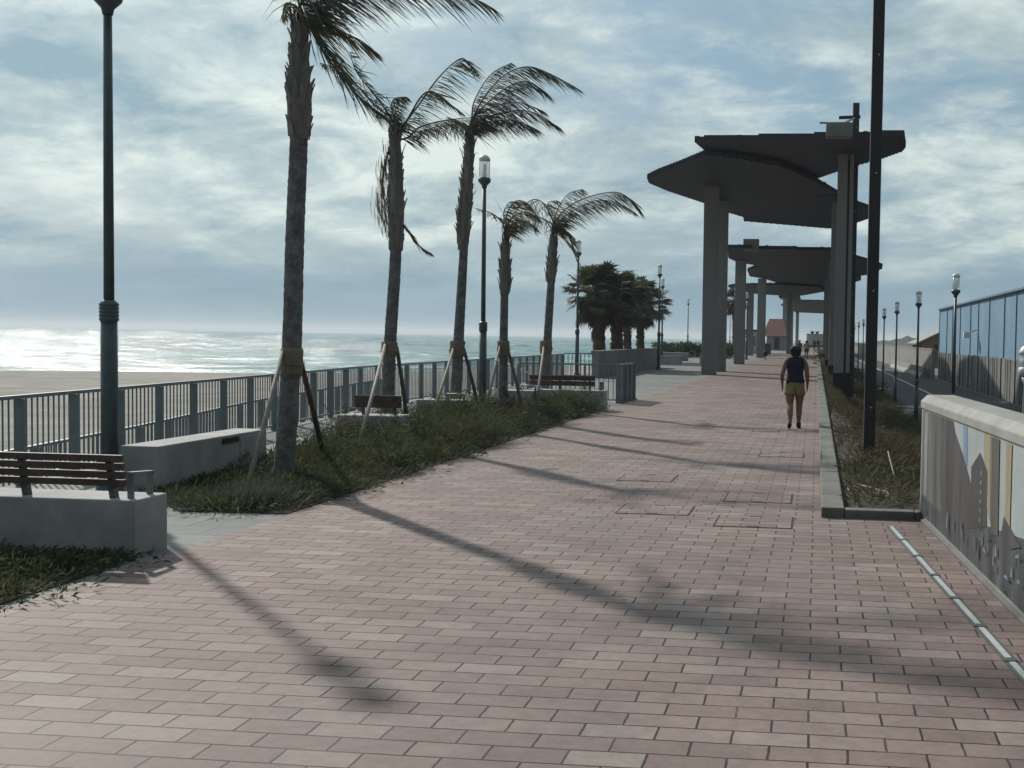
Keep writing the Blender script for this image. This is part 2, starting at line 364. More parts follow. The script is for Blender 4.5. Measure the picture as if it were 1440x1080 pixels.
scene.cycles.max_bounces = 6; scene.cycles.transparent_max_bounces = 12
scene.cycles.sample_clamp_indirect = 6

# ------------------------------------------------------------------ ground, beach, sea
def sheet(name, poly, z, m):
    b = MB(); b.face([(x, y, z) for x, y in poly]); o = b.build(name, m); return structure(o)
XE = -4.85
sheet('promenade', [(XE, -8), (1.75, -8), (1.2, 10.86), (.14, 10.86), (.14, 460), (XE, 460)], 0, M['brick'])
# grey flagged strip beside the fence
FENCE = [(-7.6, 3.0), (-7.95, 7.0), (-8.42, 10.8), (-8.72, 13.8), (-9.22, 18.5), (-9.80, 23.3), (-9.92, 26.5), (-9.97, 31.0), (-10.3, 45.0)]
W0 = [(-8.85, 45.2), (-8.75, 63)]
sheet('flagged_path', [(XE, -8), (XE, 460), (-14, 460), (-14, 100), (-11, 80), (-10, 63)] + [(x - .12, y) for x, y in FENCE[::-1]] + [(-7.3, -8)], -.004, M['slab'])
# retaining face of the promenade towards the beach
b = MB()
edge = [(-7.3, -8)] + [(x - .12, y) for x, y in FENCE] + [(-10.1, 63), (-11.1, 80), (-14.1, 100), (-14.2, 460)]
for (x0, y0), (x1, y1) in zip(edge, edge[1:]):
    b.face([(x0, y0, -1.9), (x1, y1, -1.9), (x1, y1, -.006), (x0, y0, -.006)][::-1])
structure(b.build('retaining_wall', M['concrete']))
# earth sheet reaching the horizon on the landward side
sheet('ground', [(-14.0, -60), (5000, -60), (5000, 6500), (-14.0, 6500)], -1.9, M['earth'])
# beach: gently falling sand with a wavy waterline
shore = [(-420, 40), (-250, 58), (-140, 66), (-95, 72), (-60, 76.5), (-41, 82), (-34.5, 89), (-28, 108), (-24.5, 128), (-22, 175), (-20, 260), (-22, 480)]
land = [(-7.4, -120), (-7.4, -60), (-7.4, -20), (-7.6, 3), (-8.4, 10.8), (-9.2, 18.5), (-9.9, 26.5), (-10.3, 45), (-10.2, 63), (-11.2, 80), (-14.2, 130), (-14.3, 480)]
b = MB(); NS = 22
for i in range(len(shore) - 1):
    for sub in range(6):
        def P(i, u, k):
            sx = shore[i][0] * (1 - u) + shore[i + 1][0] * u; sy = shore[i][1] * (1 - u) + shore[i + 1][1] * u
            lx = land[i][0] * (1 - u) + land[i + 1][0] * u; ly = land[i][1] * (1 - u) + land[i + 1][1] * u
            t = k / NS * 1.06
            x, y = lx + (sx - lx) * t, ly + (sy - ly) * t
            zz = -.62 - .95 * t ** 1.3
            zz += (.10 * mnoise.noise((x * .16, y * .16, 3)) + .05 * mnoise.noise((x * .6, y * .6, 7))) * (1 - min(1, t) ** 3)
            return (x, y, zz)
        for k in range(NS):
            u0_, u1_ = sub / 6, (sub + 1) / 6
            b.face([P(i, u0_, k), P(i, u0_, k + 1), P(i, u1_, k + 1), P(i, u1_, k)][::-1], 0, True)
o = b.build('beach', M['sand']); structure(o)
bm = bmesh.new(); bm.from_mesh(o.data); bmesh.ops.remove_doubles(bm, verts=bm.verts, dist=.001); bmesh.ops.recalc_face_normals(bm, faces=bm.faces)
bm.to_mesh(o.data); bm.free()

def sea_mat(foam=False):
    m, nt, b, N, L = nt_of('surf_water' if foam else 'sea_water')
    g = N('ShaderNodeNewGeometry')
    def nz(scale, sx, sy, detail=4, off=(0, 0, 0), rot=.25):
        mp = N('ShaderNodeMapping'); mp.inputs['Scale'].default_value = (sx, sy, 1); mp.inputs['Location'].default_value = off; mp.inputs['Rotation'].default_value = (0, 0, rot)
        L(g.outputs['Position'], mp.inputs['Vector'])
        n = N('ShaderNodeTexNoise'); n.inputs['Scale'].default_value = scale; n.inputs['Detail'].default_value = detail; n.inputs['Roughness'].default_value = .62
        L(mp.outputs[0], n.inputs['Vector']); return n.outputs['Fac']
    n1 = nz(.30, .6, 1.3, 7); n2 = nz(.035, .5, 1.4, 4, (30, 0, 0)); n3 = nz(1.8, 1, 1, 4)
    a = N('ShaderNodeMath'); a.operation = 'MULTIPLY_ADD'; a.inputs[1].default_value = 5.0; L(n2, a.inputs[0]); L(n1, a.inputs[2])
    a2 = N('ShaderNodeMath'); a2.operation = 'MULTIPLY_ADD'; a2.inputs[1].default_value = .22; L(n3, a2.inputs[0]); L(a.outputs[0], a2.inputs[2])
    bp = N('ShaderNodeBump'); bp.inputs['Strength'].default_value = 1.0; bp.inputs['Distance'].default_value = .8
    L(a2.outputs[0], bp.inputs['Height'])
    n9 = nz(.05, .25, 1.6, 5, (11, 4, 0), .5); r9 = ramp(N, [(.40, .75), (.60, 1.0)]); L(n9, r9.inputs['Fac']); L(r9.outputs['Color'], bp.inputs['Strength'])
    r = ramp(N, [(.35, (.015, .11, .12)), (.65, (.04, .20, .205))]); L(n2, r.inputs['Fac'])
    b.inputs['Roughness'].default_value = .09; b.inputs['IOR'].default_value = 1.33; b.inputs['Specular IOR Level'].default_value = .5
    L(bp.outputs[0], b.inputs['Normal'])
    if not foam:
        # scattered whitecaps
        n5 = nz(.16, .35, 1.6, 8, (5, 90, 0), .1); r5 = ramp(N, [(.665, 0.0), (.72, .75)]); L(n5, r5.inputs['Fac'])
        mx = N('ShaderNodeMix'); mx.data_type = 'RGBA'; L(r5.outputs['Color'], mx.inputs[0]); L(r.outputs['Color'], mx.inputs[6]); mx.inputs[7].default_value = (.62, .66, .66, 1)
        L(mx.outputs[2], b.inputs['Base Color'])
    else:
        uv = N('ShaderNodeUVMap'); uv.uv_map = 'across'; sp = N('ShaderNodeSeparateXYZ'); L(uv.outputs[0], sp.inputs[0])
        n4 = nz(.10, 1, 1, 7, (3, 8, 0), 0); n6 = nz(1.2, 1, 1, 6, (1, 2, 0), 0)
        w = N('ShaderNodeMath'); w.operation = 'MULTIPLY_ADD'; w.inputs[1].default_value = .32; L(n4, w.inputs[0]); L(sp.outputs['Y'], w.inputs[2])
        rw = ramp(N, [(.14, 1.0), (.21, .85), (.26, .15), (.36, .05), (.42, .8), (.47, .12), (.62, .02), (.70, .62), (.75, .03), (.92, 0.0), (1.0, .3)])
        L(w.outputs[0], rw.inputs['Fac'])
        r6 = ramp(N, [(.36, .25), (.58, 1.0)]); L(n6, r6.inputs['Fac'])
        ml = N('ShaderNodeMath'); ml.operation = 'MULTIPLY'; L(rw.outputs['Color'], ml.inputs[0]); L(r6.outputs['Color'], ml.inputs[1])
        mx = N('ShaderNodeMix'); mx.data_type = 'RGBA'; L(ml.outputs[0], mx.inputs[0]); L(r.outputs['Color'], mx.inputs[6]); mx.inputs[7].default_value = (.72, .75, .75, 1)
        L(mx.outputs[2], b.inputs['Base Color'])
        rg = N('ShaderNodeMath'); rg.operation = 'MULTIPLY_ADD'; rg.inputs[1].default_value = .5; rg.inputs[2].default_value = .16; L(ml.outputs[0], rg.inputs[0]); L(rg.outputs[0], b.inputs['Roughness'])
    return m
M['sea'] = sea_mat(); M['surf'] = sea_mat(True)
# open water: real wave relief out to 2.6 km, a plain sheet from there to the horizon
sheet('sea', [(-14.0, -3000), (-14.0, 6500), (-6500, 6500), (-6500, -3000)], -2.4, M['sea'])
b = MB(); NA, NRD = 560, 500
wv = [(rnd.uniform(-1.1, 1.1), rnd.uniform(5, 28), rnd.uniform(0, 6.28)) for _ in range(13)]
def wave(x, y):
    h = 0
    for a, wl, ph in wv:
        d = (x * math.sin(a + .35) * -1 + y * math.cos(a + .35)); h += (wl / 16) ** .8 * .115 * math.sin(d * 6.283 / wl + ph + 1.6 * mnoise.noise((x * .02, y * .02, wl)))
    g = mnoise.noise((x * .012, y * .012, 4)); h *= .75 + .8 * g
    return h + .13 * mnoise.noise((x * .30, y * .30, 2)) + .06 * mnoise.noise((x * .9, y * .9, 9))
vv, ff = [], []
for i in range(NRD + 1):
    rad = 74 * (2600 / 74) ** (i / NRD); fade = min(1, (1 - i / NRD) * 3)
    for j in range(NA + 1):
        a = R(-50 + 47.5 * j / NA); x, y = rad * math.sin(a), rad * math.cos(a)
        k = min(1, max(0, (rad - 74) / 45)) * fade
        vv.append((x, y, -1.66 + (wave(x, y) * k if k > 0 else 0)))
for i in range(NRD):
    o_ = i * (NA + 1)
    for j in range(NA): ff.append((o_ + j, o_ + j + 1, o_ + NA + 2 + j, o_ + NA + 1 + j))
b.v = vv; b.f = [q[::-1] for q in ff]; b.m = [0] * len(ff); b.s = [True] * len(ff)
structure(b.build('sea', M['sea']))
# surf: a strip of breaking water along the waterline with real low wave ridges
b = MB(); uvs = []
NV = 40
def shore_pt(s):
    i = min(int(s), len(shore) - 2); u = s - i
    p = Vector((shore[i][0] * (1 - u) + shore[i + 1][0] * u, shore[i][1] * (1 - u) + shore[i + 1][1] * u))
    d = Vector((shore[i + 1][0] - shore[i][0], shore[i + 1][1] - shore[i][1])).normalized()
    return p, Vector((-d.y, d.x))
SS = [k * (len(shore) - 1) / 260 for k in range(261)]
nr = []
for k, s in enumerate(SS):
    acc = Vector((0, 0))
    for q in range(-14, 15): acc += shore_pt(SS[min(max(k + q, 0), 260)])[1]
    nr.append(acc.normalized())
grid = []
for k, s in enumerate(SS):
    p, _ = shore_pt(s); row = []
    for j in range(NV + 1):
        v = j / NV; w = -2 + 46 * v
        q = p + nr[k] * w
        ph = w + 5.0 * mnoise.noise((q.x * .05, q.y * .05, 1)) 
        h = 0
        for c0, amp, wd in ((7, .22, 1.5), (16, .42, 2.0), (29, .36, 2.6)):
            h += amp * math.exp(-((ph - c0) / wd) ** 2) * (.6 + .8 * mnoise.noise((q.x * .06 + c0, q.y * .06, 5)))
        row.append((q.x, q.y, -1.612 + max(0, h)))
    grid.append(row)
for k in range(260):
    for j in range(NV):
        b.face([grid[k][j], grid[k + 1][j], grid[k + 1][j + 1], grid[k][j + 1]], 0, True)
        uvs += [(k / 260, j / NV), ((k + 1) / 260, j / NV), ((k + 1) / 260, (j + 1) / NV), (k / 260, (j + 1) / NV)]
o = b.build('surf', M['surf']); structure(o)
ul = o.data.uv_layers.new(name='across')
for i, uv in enumerate(uvs): ul.data[i].uv = uv
bm = bmesh.new(); bm.from_mesh(o.data); bmesh.ops.remove_doubles(bm, verts=bm.verts, dist=.0005); bmesh.ops.recalc_face_normals(bm, faces=bm.faces)
if sum(f.normal.z for f in bm.faces) < 0: bmesh.ops.reverse_faces(bm, faces=bm.faces)
bm.to_mesh(o.data); bm.free()

# landward side: kerb, planted slope, road
b = MB()
y = 10.77
while y < 300:
    y1 = y + (1.0 if y < 60 else 6.0)
    b.span((.08, y + .006, -.2), (.30, y1 - .006, .10 + rnd.uniform(-.004, .004))); y = y1
x = .306
while x < .98:
    b.span((x, 10.77, -.2), (min(x + .66, 1.02), 10.93, .085)); x += .666
structure(b.build('kerb', M['kerb'], bevel=.012))
def slope_z(x, y):
    q = min(1, max(0, (y - 17) / 14)); x0 = .95 - .55 * q; w = 2.9 - 1.2 * q
    if x < x0: return .03
    t = min(1, (x - x0) / w); return .03 - 1.5 * (t * t * (3 - 2 * t) * (1 - q) + t ** .8 * q)
b = MB()
ys = [10.9] + [11 + k * 1.5 for k in range(40)] + [75, 90, 110, 140, 180, 240, 320, 460]
xs = [.28, .6, .95, 1.3, 1.7, 2.1, 2.5, 2.9, 3.3, 3.7, 4.3, 4.6]
gx = lambda x, y: (x, y, slope_z(x, y) + .05 * mnoise.noise((x * 1.3, y * 1.3, 0)))
for i in range(len(xs) - 1):
    for j in range(len(ys) - 1):
        b.face([gx(xs[i], ys[j]), gx(xs[i + 1], ys[j]), gx(xs[i + 1], ys[j + 1]), gx(xs[i], ys[j + 1])], 0, True)
structure(b.build('planted_slope', M['soil']))
sheet('road', [(1.25, -20), (10.2, -20), (10.2, 600), (4.5, 600), (4.5, 10.9), (1.25, 10.9)], -1.46, M['asphalt'])
b = MB(); b.face([(6.9, 20, -1.456), (7.02, 20, -1.456), (7.02, 300, -1.456), (6.9, 300, -1.456)]); structure(b.build('road_marking', M['white_render']))
# soil under the planting on the sea side
BED = [(-4.86, 9.95), (-4.86, 25.0), (-6.2, 25.1), (-7.25, 22.0), (-7.3, 18.4), (-6.95, 15.2), (-6.75, 13.2), (-6.6, 10.6), (-5.9, 9.9)]
BED2 = [(-4.92, 5.85), (-4.95, 7.75), (-9.0, 7.78), (-9.0, 5.6)]
for nm, P in (('planting_bed', BED), ('planting_bed', BED2)):
    b = MB(); b.prism(P, -.05, .006); structure(b.build(nm, M['soil']))
FRONDS = {
 1: [
  ('f', 0.50, [(0.02, 0.0, -0.0), (0.18, 0.1, 0.12), (0.55, 0.2, 0.23), (1.01, 0.3, 0.28), (1.47, 0.4, 0.27), (1.81, 0.5, 0.25), (2.03, 0.6, 0.16)]),
  ('d', 0.42, [(0.04, 0.0, -0.05), (0.23, 0.07, -0.11), (0.45, 0.15, -0.22), (0.61, 0.22, -0.29), (0.71, 0.3, -0.37)]),
  ('f', 0.6, [(0.04, 0.0, -0.09), (0.27, -0.12, -0.41), (0.54, -0.25, -0.74), (0.84, -0.38, -1.04), (1.13, -0.5, -1.25)]),
  ('f', 0.7, [(0.01, 0.0, 0.03), (0.22, -0.18, 0.36), (0.62, -0.35, 0.64), (1.16, -0.53, 0.75), (1.69, -0.7, 0.64)]),
  ('f', 0.7, [(0.01, 0.0, 0.03), (-0.05, 0.2, 0.65), (0.08, 0.4, 1.19), (0.46, 0.6, 1.5), (0.89, 0.8, 1.57)]),
  ('f', 0.7, [(-0.01, 0.0, 0.03), (0.36, -0.3, 0.21), (0.96, -0.6, 0.32), (1.62, -0.9, 0.26), (2.16, -1.2, 0.0)]),
  ('f', 0.65, [(0.01, 0.0, 0.02), (0.14, 0.38, 0.34), (0.49, 0.75, 0.61), (0.95, 1.12, 0.75), (1.36, 1.5, 0.67)]),
  ('f', 0.5, [(-0.01, 0.0, 0.03), (-0.25, 0.3, 0.52), (-0.33, 0.6, 1.03), (-0.19, 0.9, 1.38)]),
  ('d', 0.22, [(-0.02, 0.0, 0.0), (-0.18, 0.07, 0.1), (-0.26, 0.13, 0.06), (-0.31, 0.2, -0.02)]),
  ('f', 0.5, [(0.03, 0.0, -0.08), (0.04, 0.3, -0.16), (0.12, 0.6, -0.37), (0.15, 0.9, -0.51)]),
 ],
 2: [
  ('f', 0.55, [(0.09, 0.0, -0.07), (0.34, 0.08, 0.31), (0.59, 0.16, 0.7), (0.81, 0.24, 0.96), (0.97, 0.32, 1.07), (1.09, 0.4, 0.93)]),
  ('d', 0.35, [(0.16, 0.0, 0.02), (0.44, -0.12, 0.38), (0.66, -0.25, 0.43), (0.93, -0.38, 0.25), (1.24, -0.5, 0.03)]),
  ('f', 0.4, [(0.19, 0.0, -0.23), (0.29, 0.15, -0.06), (0.52, 0.3, 0.06), (0.8, 0.45, 0.14), (1.12, 0.6, 0.2)]),
  ('f', 0.38, [(-0.06, 0.0, 0.0), (-0.2, -0.07, 0.25), (-0.43, -0.15, 0.55), (-0.58, -0.23, 0.77), (-0.64, -0.3, 1.04)]),
  ('f', 0.28, [(-0.03, 0.0, 0.02), (-0.37, 0.1, 0.27), (-0.76, 0.2, 0.65), (-1.16, 0.3, 0.93), (-1.45, 0.4, 1.04)]),
  ('f', 0.3, [(-0.0, -0.0, 0.02), (-0.17, 0.2, 0.29), (-0.19, 0.4, 0.46), (-0.07, 0.6, 0.53)]),
  ('d', 0.3, [(-0.1, 0.0, -0.37), (-0.22, 0.05, -0.69), (-0.28, 0.1, -1.14), (-0.22, 0.15, -1.52)]),
  ('d', 0.3, [(-0.09, 0.0, -0.31), (-0.19, -0.08, -0.88), (-0.12, -0.17, -1.33), (-0.01, -0.25, -1.73)]),
  ('d', 0.2, [(0.06, 0.0, -1.52), (0.22, -0.07, -1.71), (0.43, -0.13, -1.94), (0.64, -0.2, -2.06)]),
 ],
 3: [
  ('f', 0.62, [(0.04, 0.0, 0.09), (0.28, 0.1, 0.58), (0.61, 0.2, 0.95), (1.0, 0.3, 1.11), (1.39, 0.4, 1.01), (1.93, 0.5, 0.74)]),
  ('f', 0.6, [(0.07, 0.0, 0.09), (0.5, -0.15, 0.46), (0.92, -0.3, 0.66), (1.28, -0.45, 0.64), (1.62, -0.6, 0.37)]),
  ('f', 0.62, [(0.1, 0.0, -0.0), (0.51, 0.1, 0.18), (0.92, 0.2, 0.26), (1.26, 0.3, 0.19), (1.57, 0.4, -0.01)]),
  ('f', 0.55, [(0.07, 0.0, 0.03), (0.34, 0.33, 0.36), (0.74, 0.67, 0.51), (1.14, 1.0, 0.41)]),
  ('f', 0.55, [(0.1, 0.0, -0.05), (0.54, -0.33, -0.04), (1.04, -0.67, -0.1), (1.49, -1.0, -0.3)]),
  ('f', 0.35, [(-0.04, 0.0, -0.08), (-0.35, 0.1, -0.03), (-0.74, 0.2, -0.04), (-1.13, 0.3, -0.13)]),
  ('f', 0.4, [(-0.01, 0.0, -0.11), (-0.11, -0.13, -0.05), (-0.23, -0.27, 0.0), (-0.35, -0.4, 0.03)]),
  ('f', 0.35, [(0.01, 0.0, 0.09), (-0.02, 0.27, 0.48), (0.21, 0.53, 1.02), (0.55, 0.8, 1.31)]),
 ],
 4: [
  ('d', 0.22, [(-0.03, 0.0, -0.03), (-0.12, 0.07, 0.15), (-0.35, 0.13, 0.31), (-0.7, 0.2, 0.41)]),
  ('d', 0.5, [(-0.0, 0.0, 0.03), (0.01, 0.1, 0.33), (0.16, 0.2, 0.56), (0.37, 0.3, 0.52), (0.5, 0.4, 0.3)]),
  ('d', 0.45, [(0.03, 0.0, 0.0), (0.17, -0.13, 0.2), (0.49, -0.27, 0.29), (0.76, -0.4, 0.16)]),
  ('d', 0.4, [(-0.0, 0.0, 0.03), (-0.12, 0.27, 0.32), (-0.08, 0.53, 0.57), (0.03, 0.8, 0.61)]),
  ('d', 0.4, [(0.03, 0.0, -0.03), (0.28, -0.23, 0.09), (0.58, -0.47, 0.07), (0.78, -0.7, -0.09)]),
 ],
 5: [
  ('f', 0.7, [(0.03, 0.0, 0.05), (0.32, 0.12, 0.43), (0.81, 0.24, 0.68), (1.36, 0.36, 0.8), (1.68, 0.48, 0.68), (1.9, 0.6, 0.41)]),
  ('f', 0.5, [(0.07, 0.0, -0.02), (0.46, -0.12, 0.3), (1.04, -0.25, 0.52), (1.56, -0.38, 0.46), (1.98, -0.5, 0.24)]),
  ('d', 0.5, [(-0.02, 0.0, 0.05), (-0.25, 0.1, 0.46), (-0.52, 0.2, 0.6), (-0.78, 0.3, 0.48), (-0.94, 0.4, 0.22)]),
  ('d', 0.45, [(-0.03, 0.0, -0.02), (-0.28, -0.17, 0.13), (-0.54, -0.33, 0.11), (-0.7, -0.5, -0.1)]),
  ('f', 0.5, [(-0.0, 0.0, 0.05), (0.04, 0.33, 0.45), (0.2, 0.67, 0.8), (0.47, 1.0, 0.95)]),
  ('d', 0.3, [(0.09, 0.0, -0.17), (0.31, -0.07, -0.39), (0.49, -0.13, -0.62), (0.68, -0.2, -1.09)]),
  ('d', 0.45, [(-0.02, 0.0, 0.05), (-0.08, -0.3, 0.28), (0.02, -0.6, 0.44), (0.29, -0.9, 0.44)]),
  ('f', 0.4, [(0.03, 0.0, -0.05), (0.18, 0.2, -0.1), (0.27, 0.4, -0.24), (0.31, 0.6, -0.45)]),
 ],
}
# ------------------------------------------------------------------ street lamps
def make_lamp(loc, label, group, ribbed=True):
    t = empty('street_lamp', loc, label, 'street lamp', group)
    b = MB(); b.lathe([(.16, 0), (.16, .03), (.13, .05), (.12, .16), (.095, .22), (.088, .30)], 20); b.build('base', M['dark_steel'], t)
    b = MB(); b.lathe([(.082, .28), (.080, 1.0), (.076, 1.78)], 18); b.build('lower_pole', M['dark_steel'], t)
    b = MB(); pr = [(.078, 1.76)]
    for k in range(5):
        z = 1.775 + k * .036; pr += [(.083, z), (.092, z + .008), (.092, z + .02), (.085, z + .03)]
    pr += [(.07, 1.965), (.055, 1.98)]
    b.lathe(pr, 20); b.build('collar', M['dark_steel'], t)
    b = MB(); b.lathe([(.050, 1.97), (.046, 3.4), (.040, 4.82)], 16); b.build('upper_pole', M['dark_steel'], t)
    b = MB(); b.lathe([(.047, 4.80), (.06, 4.86), (.125, 4.93), (.135, 4.95), (.135, 5.0), (.12, 5.005), (.12, 5.02)], 20); b.build('lamp_head', M['dark_steel'], t)
    b = MB(); b.lathe([(.098, 5.022), (.104, 5.20), (.106, 5.38)], 20); b.build('lantern_glass', M['glass'], t)
    b = MB()
    for k in range(4):
        a = k * math.pi / 2 + .5; b.tube([(math.cos(a) * .109, math.sin(a) * .109, 5.01), (math.cos(a) * .113, math.sin(a) * .113, 5.39)], .006, 5)
    b.tube([(0, 0, 5.02), (0, 0, 5.30)], .022, 8)
    b.build('lantern_frame', M['lampcap'], t)
    b = MB(); b.lathe([(.118, 5.381), (.122, 5.40), (.11, 5.44), (.07, 5.485), (.02, 5.503)], 20); b.build('cap', M['lampcap'], t)
    return t
LG = 'dark street lamps along the promenade'; RG = 'dark street lamps along the lower road'
lamps = [((-7.05, 10.6, 0), 'tall dark street lamp behind the nearest slatted bench, lantern cut by the top edge', LG),
 ((-7.08, 23.4, 0), 'dark street lamp standing just behind the third staked palm', LG),
 ((-9.47, 44.0, 0), 'slim dark street lamp at the fence corner beside the fan palm clump', LG),
 ((-8.22, 58.4, 0), 'dark street lamp with its foot on the flags where the low dark wall ends', LG),
 ((-9.93, 72.0, 0), 'dark street lamp close behind the one at the end of the low dark wall', LG),
 ((-12.38, 108.0, 0), 'small distant street lamp alone against the sky between fan palms and pergola', LG),
 ((-6.06, 84.0, 0), 'dark street lamp seen between the first and second pergola pillars', LG),
 ((-5.70, 92.0, 0), 'street lamp half hidden behind the second pergola pillar', LG),
 ((-11.53, 150.0, 0), 'tiny faraway street lamp beyond the seaward pergola pillars', LG)]
rl = ['street lamp at the right edge of the photo, its head beside the blue warehouse', 'street lamp in front of the blue warehouse, rising behind the mural wall',
      'street lamp on the lower road left of the blue warehouse, beside the brown gable', 'third road lamp from the warehouse, in front of the pale roadside barrier',
      'fourth road lamp from the warehouse, in front of the grey roadside wall', 'road lamp peeping out just right of the near steel mast',
      'sixth lamp of the road row, hidden mostly by the near steel mast', 'far road lamp seen in the gap between the two steel masts, the right one',
      'far road lamp seen in the gap between the two steel masts, the middle one', 'far road lamp seen in the gap between the two steel masts, nearest the pergola']
ry = [21.4, 33.6, 45.6, 58.0, 70.0, 82.0, 94.0, 106.0, 120.0, 136.0]
lamps += [((4.03 + .006 * max(0, yy - 55), yy, -1.78), rl[k], RG) for k, yy in enumerate(ry)]
lp0 = None
for loc, lab, grp in lamps:
    if lp0 is None: lp0 = make_lamp(loc, lab, grp); continue
    c = copy_tree(lp0); c.location = loc; c['label'] = lab; c['group'] = grp; c.rotation_euler.z = rnd.uniform(0, 1.5)

# pale bollard lantern by the lower road
t = empty('bollard_lantern', (3.30, 18.0, -1.45), 'pale bollard lantern with a white domed cap behind the mural wall at the photo edge', 'lantern')
b = MB(); b.lathe([(.12, 0), (.10, .05), (.075, .12), (.07, 2.3), (.06, 2.5), (.10, 2.62)], 18); b.build('post', M['rail'], t)
b = MB(); b.lathe([(.10, 2.63), (.15, 2.70), (.15, 2.76), (.13, 2.78)], 18); b.build('collar', M['lampcap'], t)
b = MB(); b.lathe([(.12, 2.785), (.13, 2.86), (.115, 2.97)], 18); b.build('lantern_glass', M['glass'], t)
b = MB(); b.lathe([(.15, 2.975), (.145, 3.03), (.10, 3.10), (.03, 3.14)], 18); b.build('cap', M['lampcap'], t)

# ------------------------------------------------------------------ palms
def rot_about(v, ax, a): return Matrix.Rotation(a, 3, ax) @ v
def spline(pts, n):
    pts = [Vector(p) for p in pts]; out = []
    m = len(pts) - 1
    for i in range(n + 1):
        s = i / n * m; k = min(int(s), m - 1); u = s - k
        p0, p1, p2, p3 = pts[max(k - 1, 0)], pts[k], pts[k + 1], pts[min(k + 2, m)]
        out.append(.5 * ((2 * p1) + (p2 - p0) * u + (2 * p0 - 5 * p1 + 4 * p2 - p3) * u * u + (3 * p1 - p0 - 3 * p2 + p3) * u ** 3))
    return out
WIND = Vector((.75, -.12, -.32))
def frond(b, pts, width, dry, hang=False, thin=.08):
    n = 34
    sp_ = spline(pts, n); ln = sum((sp_[i + 1] - sp_[i]).length for i in range(n))
    b.tube(sp_, [.017 * (1 - .85 * i / n) + .002 for i in range(n + 1)], 5, 1)
    per = max(2, int(ln / n / .020))
    for i in range(n):
        t = i / n
        if t < .10 and not hang: continue
        tan = (sp_[i + 1] - sp_[i]).normalized()
        side = tan.cross(Vector((0, 0, 1)));
        side = side.normalized() if side.length > .1 else Vector((0, 1, 0))
        L0 = width * (.45 + 1.1 * math.sin(math.pi * min(1, .12 + t * .88)) ** .8) * .72
        for k in range(per):
            p = sp_[i].lerp(sp_[i + 1], k / per)
            for sg in (-1, 1):
                if rnd.random() < (.22 if dry else thin): continue
                d = tan * rnd.uniform(.30, .65) + side * sg * rnd.uniform(.2, .55) + WIND * rnd.uniform(.4, 1.0) + Vector((0, 0, -.25)) + Vector((rnd.uniform(-.2, .2), rnd.uniform(-.2, .2), rnd.uniform(-.2, .2)))
                if hang:
                    d = Vector((rnd.uniform(-.35, .18), rnd.uniform(-.4, .4), -1)) + tan * .3; p = p + Vector((rnd.uniform(-.09, .05), rnd.uniform(-.12, .12), rnd.uniform(-.1, .1)))
                d.normalize()
                l = L0 * rnd.uniform(.65, 1.15); w = rnd.uniform(.004, .009)
                q = p.copy(); wv = d.cross(Vector((rnd.uniform(-1, 1), rnd.uniform(-1, 1), rnd.uniform(-.3, .3)))).normalized()
                prev = (q - wv * w * .4, q + wv * w * .4); nseg = 3
                for s in range(1, nseg + 1):
                    d = (d + WIND * .16 + Vector((0, 0, -.16))).normalized()
                    q = q + d * (l / nseg); ww = w * (1, 1.0, .8, .12)[s]
                    cur = (q - wv * ww, q + wv * ww)
                    b.face([prev[0], prev[1], cur[1], cur[0]], 0, True); prev = cur
